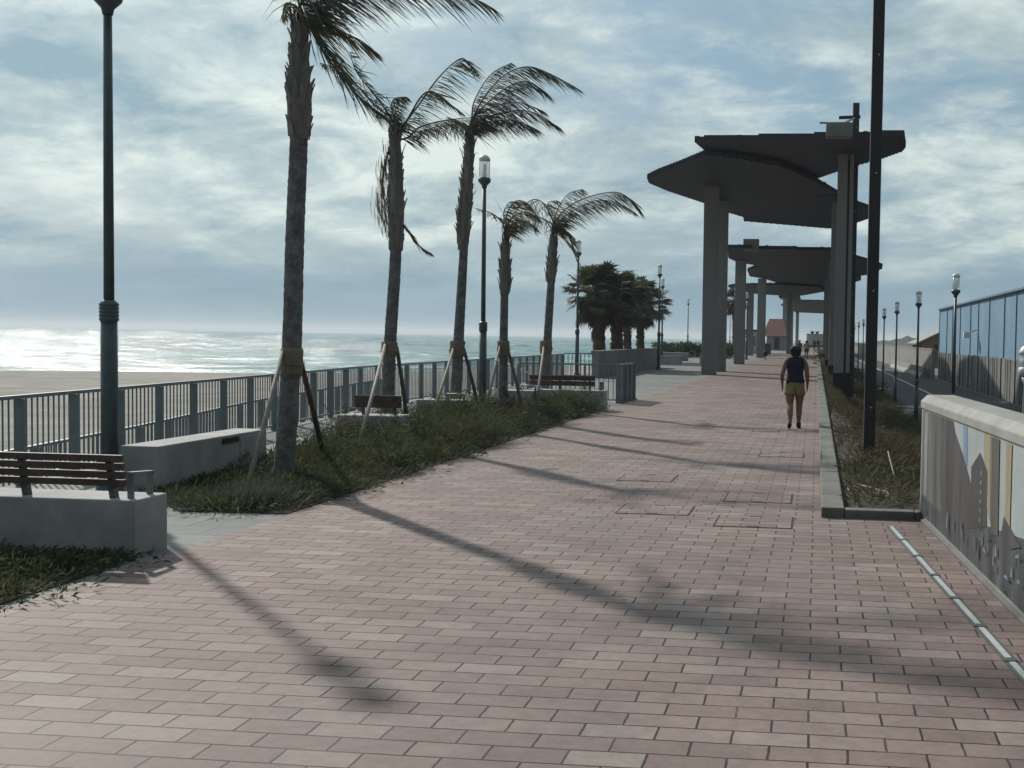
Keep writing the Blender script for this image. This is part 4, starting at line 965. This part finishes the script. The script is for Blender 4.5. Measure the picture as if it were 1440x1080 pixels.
paint([(4.6, 1.05), (LW - .1, 1.05), (LW - .1, .40), (4.6, .45)], 'mu_sky')
paint([(.06, .05), (.06, .23), (1.2, .23), (2.43, .36), (4.0, .50), (LW - .05, .50), (LW - .05, .05)], 'mu_low')
paint([(.72, 1.04), (.80, 1.045), (.86, .22), (.76, .20)], 'mu_brown')
paint([(.20, 1.03), (.36, 1.04), (.40, .26), (.22, .25)], 'mu_pale')
paint([(1.08, 1.05), (1.62, 1.05), (1.64, 1.0), (1.80, .93), (2.15, .77), (2.40, .62), (2.44, .30), (1.21, .155), (1.05, .5)], 'mu_tower')
paint([(1.30, .95), (1.40, .97), (1.50, .30), (1.38, .28)], 'mu_house')
paint([(2.02, 1.05), (2.19, 1.05), (2.23, .74), (2.06, .82)], 'mu_blue')
paint([(2.80, 1.05), (3.02, 1.05), (3.06, .45), (2.86, .60)], 'mu_ochre')
paint([(2.38, .76), (2.68, .90), (2.95, .79), (2.955, .40), (2.43, .30)], 'mu_house')
for i in range(6):
    zz = .74 - i * .068; paint([(2.72, zz), (2.75, zz), (2.75, zz + .03), (2.72, zz + .03)], 'mu_pale')
paint([(3.06, 1.05), (3.29, 1.05), (3.315, .40), (3.10, .38)], 'mu_brown')
paint([(3.48, 1.05), (3.64, 1.05), (3.64, .50), (3.51, .50)], 'mu_ochre')
paint([(3.475, .56), (3.80, .47), (3.95, .44), (3.68, .38), (3.40, .42)], 'mu_tower')
paint([(4.10, .95), (4.40, .97), (4.45, .30), (4.12, .30)], 'mu_tower')
paint([(5.0, .95), (5.3, 1.02), (5.5, .3), (4.9, .3)], 'mu_house')
for i in range(60):      # streaky reflections in the painted water
    s = rnd.uniform(.3, 6.5); z = rnd.uniform(.09, .36); w = rnd.uniform(.008, .05); h = rnd.uniform(.04, .14)
    top_ = .22 if s < 1.3 else (.3 if s < 2.5 else .42)
    if z + h > top_: continue
    paint([(s, z), (s + w, z + .006), (s + w * .7, z + h), (s + w * .2, z + h)], rnd.choice(['mu_grey', 'mu_pale', 'mu_brown', 'mu_tower', 'mu_grey', 'mu_blue']))
for i in range(26):
    s = rnd.uniform(2.9, 6.5); z = rnd.uniform(.08, .36); a = rnd.uniform(-.6, .9); l = rnd.uniform(.04, .14)
    paint([(s, z), (s + l, z + l * a * .3), (s + l * .8, z + l * a * .3 + .022), (s + .01, z + .018)], rnd.choice(['mu_pale', 'mu_blue', 'mu_ochre', 'mu_tower']))
b.build('mural', [M[k] for k in pal], t)

# strip light channel set in the paving along the mural wall
ang2 = math.atan2(5.81 - 10.4, 1.09 - .71)
t = empty('strip_light', (.71, 10.4, 0), 'slim steel channel with pale glass segments set flush in the pavers beside the mural wall', 'strip light')
b = MB(); L_ = 6.6; ca, sa = math.cos(ang2), math.sin(ang2)
b.box((ca * L_ / 2, sa * L_ / 2, .004), (L_, .075, .006), ang2); b.build('channel', M['channel'], t)
s = .04
while s < L_ - .6:
    b = MB(); b.box((ca * (s + .33), sa * (s + .33), .0085), (.64, .034, .004), ang2); b.build('glass_segment', M['glass_strip'], t)
    for e in (s + .66,):
        b = MB(); b.box((ca * (e + .03), sa * (e + .03), .009), (.05, .078, .005), ang2); b.build('joint_plate', M['channel'], t)
    s += .72

# paver-topped access covers
cov = [(-2.32, 13.05, .66, .70, 'paver-filled access cover farthest left, edge crossed by a thin palm shadow'), (-1.90, 10.62, .72, .62, 'paver-filled access cover front left of the group of four in the walkway'),
       (-.94, 11.62, .72, .72, 'paver-filled access cover just left of the kerb, behind another cover'), (-.90, 10.06, .72, .66, 'paver-filled access cover nearest to the kerb corner'),
       (-.80, 16.2, .66, .7, 'paver-filled access cover beyond the others, a few steps before the walker'), (-1.15, 20.6, .5, .5, 'small access cover left of the walker feet')]
for k, (x, y, w, d, lab) in enumerate(cov):
    t = empty('access_cover', (x, y, 0), lab, 'access cover', 'paver-filled access covers')
    b = MB(); e = .013
    b.span((0, 0, -.01), (w, e, .004)); b.span((0, d - e, -.01), (w, d, .004)); b.span((0, e + .001, -.01), (e, d - e - .001, .004)); b.span((w - e, e + .001, -.01), (w, d - e - .001, .004))
    b.build('frame', M['joint'], t)
    b = MB(); b.span((e + .004, e + .004, -.01), (w - e - .004, d - e - .004, .005)); b.build('lid', M['brick'], t)
    b = MB(); b.span((w * .42, e + .01, .0045), (w * .58, e + .05, .0062)); b.span((w * .42, d - e - .05, .0045), (w * .58, d - e - .01, .0062)); b.build('lifting_slot', M['joint'], t)

# ------------------------------------------------------------------ landward side
t = empty('sheet_fence', (10.4, 52, -1.46), 'tall weathered grey sheet-steel fence along the road below the blue warehouse', 'fence')
b = MB(); b2 = MB(); y = 30.0; i = 0
while y < 97.5:
    o_ = .03 * (i % 2); hh = 2.30 + rnd.uniform(-.05, .05)
    b.span((o_, y - 52, 0), (o_ + .03, y + .74 - 52, hh)); b.span((0, y + .742 - 52, 0), (.09, y + .758 - 52, hh - .02))
    if i % 3 == 0:
        b2 = MB(); b2.span((-.03, y + .71 - 52, 0), (-.004, y + .77 - 52, hh - .03)); b2.build('rib', M['sheet_d'], t)
    y += .76; i += 1
b.build('sheet', M['sheet'], t)
t = empty('roadside_wall', (9.9, 98, -1.46), 'long plain grey wall beyond the sheet fence on the far side of the road', 'wall')
b = MB(); b.span((.0, 0, 0), (.25, 170, 2.5)); b.build('wall_body', M['render_grey'], t); b = MB(); b.span((-.04, 0, 2.503), (.29, 170, 2.58)); b.build('coping', M['cap'], t)
for k, (y, lab) in enumerate(((99, 'low pale concrete barrier piece at the foot of the grey roadside wall, nearest one'), (112.3, 'second low pale concrete barrier piece at the foot of the grey roadside wall'), (125.6, 'third low pale concrete barrier piece, farthest along the grey roadside wall'))):
    b = MB(); pr = [(-.35, 0), (-.35, .12), (-.10, .45), (-.05, .95), (.12, .95), (.17, .45), (.25, .12), (.25, 0)]
    A = [(x, 0, z) for x, z in pr]; Bq = [(x, 13, z) for x, z in pr]
    b.face(A); b.face(Bq[::-1])
    for i in range(len(pr)): b.face([A[i], Bq[i], Bq[(i + 1) % 8], A[(i + 1) % 8]])
    tag(b.build('road_barrier', M['cap'], None, (9.3, y, -1.458)), lab, 'barrier', 'low concrete road barriers')
t = empty('warehouse', (14, 131, -1.6), 'blue metal-clad warehouse with vertical ribs behind the sheet fence', 'building')
b = MB(); b.span((0, -85, 0), (30, 0, 6.95)); b.build('wall', M['blue'], t)
b = MB(); b.span((-.25, -85.2, 6.953), (30.2, .25, 7.10)); b.build('roof_edge', M['blue_d'], t)
for k in range(14):
    b = MB(); y = -.25 - k * 6.2 - (1.2 if k % 3 == 1 else 0); b.span((-.08, y - .07, 0), (-.003, y + .07, 6.94)); b.build('rib', M['blue_d'], t)
b = MB(); b.beam((-.1, -31, 4.4), (-.8, -31, 4.2), .12, .12); b.box((-1.0, -31.2, 3.95), (.55, .7, .5)); b.build('wall_lamp', M['lampcap'], t)
t = empty('brown_house', (15, 160, -1.6), 'low brown house with a pale sloping roof edge left of the blue warehouse', 'house')
b = MB(); 
A = [(-.4, 0, 0), (3.0, 0, 0), (3.0, 0, 4.85), (-.4, 0, 3.1)]; Bq = [(x, 14, z) for x, _, z in A]
b.face(A[::1]); b.face(Bq[::-1])
for i in range(4): b.face([A[i], Bq[i], Bq[(i + 1) % 4], A[(i + 1) % 4]])
b.build('wall', M['brown_wall'], t)
b = MB(); b.beam((-1.2, 7, 2.95), (3.2, 7, 5.15), 14.6, .22, 0, (0, 0, 1)); b.build('roof', M['cap'], t)
b = MB(); b.span((1.4, -.03, 2.2), (1.9, -.004, 3.0)); b.build('window', M['black'], t)
# kiosk, red-roofed house and the pale wall closing the view
t = empty('white_kiosk', (-7.6, 132, 0), 'small white flat-roofed kiosk seen between the pergola pillars', 'building')
b = MB(); b.span((-1.6, 0, 0), (1.2, 6, 2.55)); b.build('wall', M['white_render'], t); b = MB(); b.span((-1.9, -.3, 2.553), (1.5, 6.3, 2.8)); b.build('roof', M['roofdark'], t)
b = MB(); b.span((-.9, -.04, .9), (.5, -.004, 2.0)); b.build('shutter', M['render_grey'], t)
t = empty('red_roofed_house', (-6.4, 172, 0), 'red-roofed house far off beside the white kiosk', 'house')
b = MB(); b.span((-1.2, 0, 0), (1.6, 9, 2.3)); b.build('wall', M['render_grey'], t)
b = MB(); b.face([(-1.9, -.6, 2.2), (2.0, -.6, 2.2), (1.2, 4.5, 4.9), (-1.0, 4.5, 4.9)]); b.face([(-1.9, 9.6, 2.2), (2.0, 9.6, 2.2), (1.2, 4.5, 4.9), (-1.0, 4.5, 4.9)][::-1]); b.face([(-1.9, -.6, 2.2), (-1.0, 4.5, 4.9), (-1.9, 9.6, 2.2)]); b.face([(2.0, -.6, 2.2), (1.2, 4.5, 4.9), (2.0, 9.6, 2.2)]); b.face([(-1.9, -.6, 2.19), (2.0, -.6, 2.19), (2.0, 9.6, 2.19), (-1.9, 9.6, 2.19)]); b.build('roof', M['red'], t)
b = MB(); b.span((0, -.04, .2), (.8, -.004, 2.0)); b.build('door', M['black'], t)
t = empty('end_wall', (-.6, 262, 0), 'pale wall closing the far end of the promenade behind the walking couple', 'wall')
b = MB(); b.span((-1.7, 0, 0), (5.0, .3, 3.0)); b.build('wall_body', M['white_render'], t); b = MB(); b.span((-1.8, -.1, 3.003), (5.1, .4, 3.12)); b.build('coping', M['cap'], t)
b = MB(); b.span((-1.5, -3.2, .0), (4.0, -2.9, .55)); b.build('step', M['timber'], t)
for k, (x, lab) in enumerate(((-3.4, 'left small dark plant on top of the pale end wall'), (-2.3, 'middle small dark plant on top of the pale end wall'), (-.6, 'right small dark plant on top of the pale end wall'))):
    b = MB()
    for i in range(90):
        a = rnd.uniform(0, 6.28); d = Vector((math.cos(a), math.sin(a), rnd.uniform(.3, 2.0))).normalized() * rnd.uniform(.3, .95); s_ = Vector((-math.sin(a), math.cos(a), 0)) * .09
        b.face([-s_, s_, d * .6 + s_, d, d * .6 - s_])
    tag(b.build('plant', M['fan'], None, (x + 2.4, 262.1, 3.1)), lab, 'plant', 'plants on the end wall')
# litter bin and kerbside bits on the far promenade
t = empty('litter_bin', (-4.15, 92.5, 0), 'small dark round litter bin on a thin post beside a pergola pillar', 'litter bin')
b = MB(); b.lathe([(.05, 0), (.04, .03), (.035, .32)], 12); b.build('post', M['dark_steel'], t); b = MB(); b.lathe([(.10, .30), (.20, .36), (.22, .60), (.17, .70), (.06, .73)], 16); b.build('bin_body', M['black'], t)
t = empty('waste_container', (-5.35, 118, 0), 'dark boxy waste container in front of the white kiosk', 'container')
b = MB(); b.span((-.6, 0, .12), (.6, .8, 1.15)); b.build('bin_body', M['grey_cloth'], t, bevel=.04); b = MB(); b.span((-.63, -.03, 1.153), (.63, .83, 1.25)); b.build('lid', M['black'], t, bevel=.02)
for sx in (-.45, .45):
    b = MB(); b.beam((sx - .04, .4, .06), (sx + .04, .4, .06), .5, .12); b.build('caster', M['black'], t)
t = empty('park_bench', (-6.1, 79, 0), 'small open-framed bench between the first and second pergola pillars', 'bench')
b = MB(); b.span((-.9, 0, .42), (.5, .4, .47)); b.build('seat', M['timber'], t)
b = MB(); b.span((-.9, .40, .55), (.5, .44, .82)); b.build('backrest', M['timber'], t)
for x in (-.8, .4):
    b = MB(); b.span((x - .03, .02, 0), (x + .03, .08, .42)); b.span((x - .03, .36, 0), (x + .03, .42, .418)); b.build('leg', M['dark_steel'], t)

# ------------------------------------------------------------------ planting
def in_poly(x, y, P):
    c = False
    for (xa, ya), (xb, yb) in zip(P, P[1:] + P[:1]):
        if (ya > y) != (yb > y) and x < xa + (xb - xa) * (y - ya) / (yb - ya): c = not c
    return c
def cover(name, P, n_cl, n_leaf, hmax, zf, mats, label, pick, lw=(.012, .03), ll=(.05, .14), hf=None, r=(.18, .5), edge=.8):
    b = MB(); xs_ = [p[0] for p in P]; ys_ = [p[1] for p in P]; cl = []
    while len(cl) < n_cl:
        x, y = rnd.uniform(min(xs_), max(xs_)), rnd.uniform(min(ys_), max(ys_))
        if in_poly(x, y, P): cl.append((x, y, rnd.uniform(*r), rnd.uniform(.35, 1.0), rnd.random()))
    for x, y, rad, hh, kind in cl:
        hm = hmax * hh * (hf(x, y) if hf else 1)
        per = int(n_leaf / n_cl * (rad / ((r[0] + r[1]) / 2)) ** 1.5)
        for i in range(per):
            a = rnd.uniform(0, 6.283); q = math.sqrt(rnd.random()); px, py = x + math.cos(a) * rad * q, y + math.sin(a) * rad * q
            if not in_poly(px, py, P) and rnd.random() < edge: continue
            top = hm * (1 - q * q * .75); z = zf(px, py) + top * rnd.random() ** .6
            l = rnd.uniform(*ll) * (.6 + .6 * hh); w = rnd.uniform(*lw)
            d = Vector((math.cos(a) * q + rnd.uniform(-.6, .6) + .25, math.sin(a) * q + rnd.uniform(-.6, .6), rnd.uniform(-.1, 1.3))).normalized()
            s_ = d.cross(Vector((rnd.uniform(-1, 1), rnd.uniform(-1, 1), rnd.uniform(-1, 1)))).normalized() * w
            p = Vector((px, py, z)); m = p + d * l * .55; e = p + d * l + Vector((0, 0, -l * .15))
            b.face([p - s_ * .3, p + s_ * .3, m + s_, e, m - s_], pick(kind, rnd.random()))
    o = b.build(name, mats); return tag(o, label, 'ground cover', None, 'stuff')
bedh = lambda x, y: min(1.0, max(.22, (y - 10.4) * .2)) * max(.3, .66 + 1.0 * mnoise.noise((x * .9, y * .9, 3)))
cover('ground_cover', BED, 700, 125000, .66, lambda x, y: .02, [M['cover'], M['cover_grey'], M['flower']], 'green weedy ground cover growing round the feet of the staked palms', lambda k, r_: 2 if r_ < .004 else (1 if k < .12 else 0), hf=bedh, lw=(.003, .009), ll=(.035, .12), edge=.6)
cover('ground_cover', BED2, 170, 32000, .13, lambda x, y: .02, [M['cover'], M['cover_grey']], 'low dark green ground cover in front of the near slatted bench', lambda k, r_: 0, ll=(.03, .09), lw=(.004, .012), hf=lambda x, y: .6 + .8 * mnoise.noise((x * 1.5, y * 1.5, 0)), edge=.78)
SL = [(.36, 11.0), (.98, 11.0), (1.1, 12), (2.4, 17), (3.7, 25), (3.9, 70), (.40, 70)]
cover('dry_planting', SL, 640, 70000, .34, slope_z, [M['dry'], M['cover'], M['stake']], 'dry brown and olive weeds on the planted slope right of the kerb', lambda k, r_: 1 if k < .38 else (2 if r_ < .008 else 0), lw=(.003, .010), ll=(.07, .24), hf=lambda x, y: min(1.3, max(.55, .5 + (y - 11) * .05)), r=(.2, .6), edge=.985)
SL2 = [(.40, 70), (3.9, 70), (3.9, 190), (.5, 190)]
cover('dry_planting', SL2, 260, 9000, .6, slope_z, [M['dry'], M['cover']], 'far dry weeds along the promenade edge under the pergolas', lambda k, r_: 1 if k < .4 else 0, lw=(.02, .06), ll=(.2, .5), r=(.5, 1.2))
cover('tall_weeds', [(-4.95, 12.2), (-4.95, 24.6), (-6.3, 24.8), (-7.1, 21.8), (-7.0, 15.5), (-6.2, 12.6)], 110, 13000, .72, lambda x, y: .02, [M['cover'], M['dry'], M['flower']], 'taller wispy weeds standing out of the ground cover below the palms', lambda k, r_: 2 if r_ < .015 else (1 if k < .4 else 0), lw=(.002, .006), ll=(.08, .26), hf=lambda x, y: max(.25, .6 + .9 * mnoise.noise((x, y, 8))), r=(.10, .28), edge=.7)
# fallen dry twigs at the near end of the slope
for k, (pts, lab) in enumerate((([(.42, 11.35), (.36, 11.9), (.46, 12.3), (.60, 12.4)], 'pale curled dry twig lying against the kerb'), ([(.5, 12.6), (.75, 11.7), (.86, 11.3)], 'long pale dry twig lying across the near end of the planting strip'), ([(.9, 13.9), (.93, 13.2), (1.0, 12.6)], 'pale upright dry stalk in the planting strip before the near mast'))):
    b = MB(); b.tube([(x, y, .10 + .05 * math.sin(i * 2) + (.25 if k == 2 and i == 0 else 0)) for i, (x, y) in enumerate(pts)], [.008, .007, .006, .004][:len(pts)], 6); tag(b.build('dry_twig', M['stake']), lab, 'twig', 'dry twigs')
# grey tuft at the near tip of the bed
b = MB()
for i in range(900):
    a = rnd.uniform(0, 6.283); e = rnd.uniform(.1, 1.4); d = Vector((math.cos(a) * math.cos(e), math.sin(a) * math.cos(e), math.sin(e))); l = rnd.uniform(.10, .30); p0 = Vector((rnd.gauss(0, .16), rnd.gauss(0, .14), .02)); s_ = Vector((-math.sin(a), math.cos(a), 0)) * .007
    b.face([p0 - s_, p0 + s_, p0 + d * l + Vector((.04, 0, 0))])
tag(b.build('grey_shrub', M['cover_grey'], None, (-5.35, 10.35, 0)), 'low silvery grey shrub at the near tip of the palm bed', 'shrub')
# hedge and plants far left of the pergola
t = empty('hedge', (-11.5, 95, 0), 'low dark green hedge behind the far concrete blocks', 'hedge')
b = MB()
for i in range(5000):
    p = Vector((rnd.uniform(-2.5, 4.5), rnd.uniform(0, 2.5), 0)); p.z = rnd.random() ** .7 * (1.15 + .35 * mnoise.noise((p.x * .8, p.y, 0)))
    d = Vector((rnd.uniform(-1, 1), rnd.uniform(-1, 1), rnd.uniform(-.4, 1))).normalized() * rnd.uniform(.12, .28); s_ = d.cross(Vector((rnd.random(), rnd.random(), rnd.random()))).normalized() * .06
    b.face([p - s_ * .3, p + s_ * .3, p + d * .5 + s_, p + d, p + d * .5 - s_])
b.build('foliage', M['hedge'], t)
# wooded rise on the landward horizon
b = MB(); pts = []
for i in range(90):
    u = i / 89; x = 20 + 330 * u; h = 7 * math.sin(math.pi * min(1, u * 1.6)) ** .7 + 3 * abs(mnoise.noise((u * 14, 2, 0))) + 3 * abs(mnoise.noise((u * 40, 5, 0)))
    pts.append((x, 700 + 40 * math.sin(u * 5), -1.9 + max(.5, h)))
for (x0, y0, z0), (x1, y1, z1) in zip(pts, pts[1:]):
    b.face([(x0, y0 - 25, -2), (x1, y1 - 25, -2), (x1, y1, z1), (x0, y0, z0)], 0, True); b.face([(x0, y0, z0), (x1, y1, z1), (x1, y1 + 60, -2), (x0, y0 + 60, -2)], 0, True)
tag(b.build('far_woodland', M['farwood']), 'dark wooded rise on the landward horizon', 'woodland', None, 'stuff')

# ------------------------------------------------------------------ people
def person(loc, rz, scale, label, top_m, low_m, shoe_m, hair_m, stride=1.0, short=True, hat=None, group=None, sleeves=False):
    t = empty('person', loc, label, 'person', group, rz)
    s = stride
    V = [((0, 0, .88), (.170, .125)), ((0, -.005, 1.02), (.160, .115)), ((0, .0, 1.17), (.170, .118)), ((0, .0, 1.285), (.130, .088)), ((0, .012, 1.355), (.056, .056)),
         ((0, .022, 1.425), (.064, .076)), ((0, .03, 1.49), (.074, .092)), ((0, .022, 1.55), (.060, .075))]
    E = [(i, i + 1) for i in range(7)]
    def add(p, r, link):
        V.append((p, r)); E.append((link, len(V) - 1)); return len(V) - 1
    add((0, .135, 1.475), (.013, .013), 6)
    for sg in (-1, 1): add((sg * .084, .02, 1.485), (.013, .022), 6)
    for sg in (-1, 1):
        sh = add((sg * .165, -.002, 1.285), (.062, .062), 3)
        up = add((sg * .206, -.012, 1.16), (.054, .054), sh)
        bend = s if sg < 0 else 0.0
        el = add((sg * (.226 + .022 * bend), -.03 - .05 * bend, 1.025 + .008 * bend), (.044, .044), up)
        fa = add((sg * (.234 + .012 * bend), .0 - .01 * bend, .93 + .012 * bend), (.040, .040), el)
        wr = add((sg * .238, .03, .835), (.025, .028), fa)
        pm = add((sg * .238, .045, .77), (.018, .034), wr)
        for k in range(4):
            f0 = add((sg * (.238), .022 + k * .017, .735 - .004 * (k in (0, 3))), (.0085, .0085), pm)
            add((sg * (.229), .03 + k * .016, .695 - (.0, .006, .008, .002)[3 - k]), (.0075, .0075), f0)
        th = add((sg * .225, .075, .775), (.010, .010), wr); add((sg * .218, .09, .745), (.008, .008), th)
    for sg in (-1, 1):
        fwd = s * (-.13 if sg < 0 else .08)
        hp = add((sg * .088, 0, .80), (.118, .122), 0)
        tg = add((sg * .092, fwd * .25, .63), (.097, .10), hp)
        kn = add((sg * .088, fwd * .55 + .02, .455), (.062, .064), tg)
        cf = add((sg * .088, fwd * .9 - .02 + (-.05 * s if sg < 0 else 0), .335), (.062, .066), kn)
        lift = .075 * s if sg < 0 else 0.0
        an = add((sg * .085, fwd * 1.3 - (.07 * s if sg < 0 else 0), .09 + lift), (.034, .036), cf)
        he = add((sg * .087, fwd * 1.3 - .025 - (.075 * s if sg < 0 else 0), .04 + lift * 1.2), (.036, .036), an)
        add((sg * .10, fwd * 1.3 + .12 - (.05 * s if sg < 0 else 0), .03), (.036, .026), he)
    me = bpy.data.meshes.new('body'); me.from_pydata([v[0] for v in V], E, [])
    o = bpy.data.objects.new('body', me); COL.objects.link(o)
    md = o.modifiers.new('skin', 'SKIN'); md.use_smooth_shade = True; md.branch_smoothing = .4
    for i, v in enumerate(V):
        sv = me.skin_vertices[0].data[i]; sv.radius = v[1]; sv.use_root = (i == 0)
    ss = o.modifiers.new('sub', 'SUBSURF'); ss.levels = 2; ss.render_levels = 2
    bpy.context.view_layer.update()
    ev = o.evaluated_get(bpy.context.evaluated_depsgraph_get()); m2 = bpy.data.meshes.new_from_object(ev)
    bpy.data.objects.remove(o); m2.name = 'body'
    for p in m2.polygons: p.use_smooth = True
    m2.materials.clear(); m2.materials.append(M['skin'])
    bo = bpy.data.objects.new('body', m2); COL.objects.link(bo); bo.parent = t; bo.scale = (scale,) * 3
    def shell(name, m, test, off, thick=.004, grow=None):
        bm = bmesh.new(); bm.from_mesh(m2); bm.normal_update()
        bmesh.ops.delete(bm, geom=[f for f in bm.faces if not test(f.calc_center_median())], context='FACES')
        seen, best = set(), []
        for v0 in bm.verts:
            if v0 in seen: continue
            st, isl = [v0], []
            seen.add(v0)
            while st:
                q = st.pop(); isl.append(q)
                for e in q.link_edges:
                    w_ = e.other_vert(q)
                    if w_ not in seen: seen.add(w_); st.append(w_)
            if len(isl) > len(best): best = isl
        keep = set(best); bmesh.ops.delete(bm, geom=[v for v in bm.verts if v not in keep], context='VERTS')
        bm.normal_update()
        for v in bm.verts:
            q = v.co + v.normal * off
            v.co = grow(q) if grow else q
        me = bpy.data.meshes.new(name); bm.to_mesh(me); bm.free(); me.materials.append(m)
        for p in me.polygons: p.use_smooth = True
        c = bpy.data.objects.new(name, me); COL.objects.link(c); c.parent = t; c.scale = (scale,) * 3
        sl = c.modifiers.new('cloth', 'SOLIDIFY'); sl.thickness = thick; sl.offset = 1
        return c
    def flare(q): 
        k = max(0, 1.02 - q.z) * .25; return Vector((q.x * (1 + k), q.y * (1 + k), q.z))
    arm = .34 if sleeves else .155
    shell('top', top_m, lambda c: .875 < c.z < 1.345 and abs(c.x) < (arm if c.z > 1.08 else .198) and not (c.z < 1.0 and abs(c.x) > .198), .014, .005, flare)
    zl = .64 if short else .10
    def leg(q):
        k = .10 if short and q.z < .72 else 0; sx = .09 if q.x > 0 else -.09
        return Vector((sx + (q.x - sx) * (1 + k), q.y * (1 + k), q.z))
    shell('shorts' if short else 'trousers', low_m, lambda c: zl < c.z < .95 and abs(c.x) < .205, .011, .005, leg)
    for sg in (-1, 1): shell('shoe', shoe_m, lambda c: c.z < .105 and 0 < c.x * sg < .2, .007, .006)
    if hat:
        shell('hair', hair_m, lambda c: c.z > 1.41 and (c.y < .02), .012, .01)
        b = MB(); b.lathe([(.105, 1.525), (.108, 1.55), (.095, 1.60), (.05, 1.63), (.01, 1.635)], 16, (0, .025, 0)); b.face([(-.07, .10, 1.53), (.07, .10, 1.53), (.05, .20, 1.52), (-.05, .20, 1.52)]); c = b.build('cap', hat, t); c.scale = (scale,) * 3
    else:
        def puff(q):
            return Vector((q.x * 1.04, (q.y - .02) * 1.08 + .012, q.z + (.008 if q.z > 1.52 else 0) + .006 * math.sin(q.x * 90) * math.cos(q.z * 80)))
        shell('hair', hair_m, lambda c: c.z > 1.375 and (c.y < .045 or c.z > 1.545) and abs(c.x) < .13, .017, .012, puff)
    return t
person((-.39, 21.47, .004), R(3), 1.005, 'woman walking away in a navy sleeveless top, mustard shorts and dark shoes', M['navy'], M['khaki'], M['shoe'], M['hair'])
person((-.85, 99.5, .004), R(-4), 1.04, 'distant walker in a pale loose top and dark shorts beyond the woman in navy', M['pale_top'], M['dark_cloth'], M['shoe'], M['hair'], .6, True, None, 'distant walkers', True)
person((-1.55, 104, .004), R(2), 1.04, 'distant walker in a white cap, mostly hidden behind the woman in navy', M['grey_cloth'], M['dark_cloth'], M['shoe'], M['hair'], .6, True, M['white_cap'], 'distant walkers', True)
person((-.35, 190, .004), R(0), 1.12, 'left one of the couple in dark clothes at the end of the promenade', M['dark_cloth'], M['dark_cloth'], M['shoe'], M['hair'], .6, False, None, 'distant walkers', True)
person((.28, 190.3, .004), R(3), 1.12, 'right one of the couple in dark clothes at the end of the promenade', M['dark_cloth'], M['grey_cloth'], M['shoe'], M['hair'], .6, False, None, 'distant walkers', True)

# ------------------------------------------------------------------ thin sea air
if HAZE > 0:
    m = bpy.data.materials.new('haze'); m.use_nodes = True; nt = m.node_tree
    nt.nodes.remove(nt.nodes['Principled BSDF']); v = nt.nodes.new('ShaderNodeVolumePrincipled')
    v.inputs['Color'].default_value = (.86, .93, 1.0, 1); v.inputs['Density'].default_value = HAZE; v.inputs['Anisotropy'].default_value = .25
    nt.links.new(v.outputs[0], nt.nodes['Material Output'].inputs['Volume'])
    b = MB(); b.span((-6900, -3400, -3.4), (5400, 6900, 26)); o = b.build('haze', m); o['kind'] = 'stuff'; o['label'] = 'thin bluish sea haze in the air over the promenade'; o['category'] = 'haze'
    scene.cycles.volume_bounces = 0
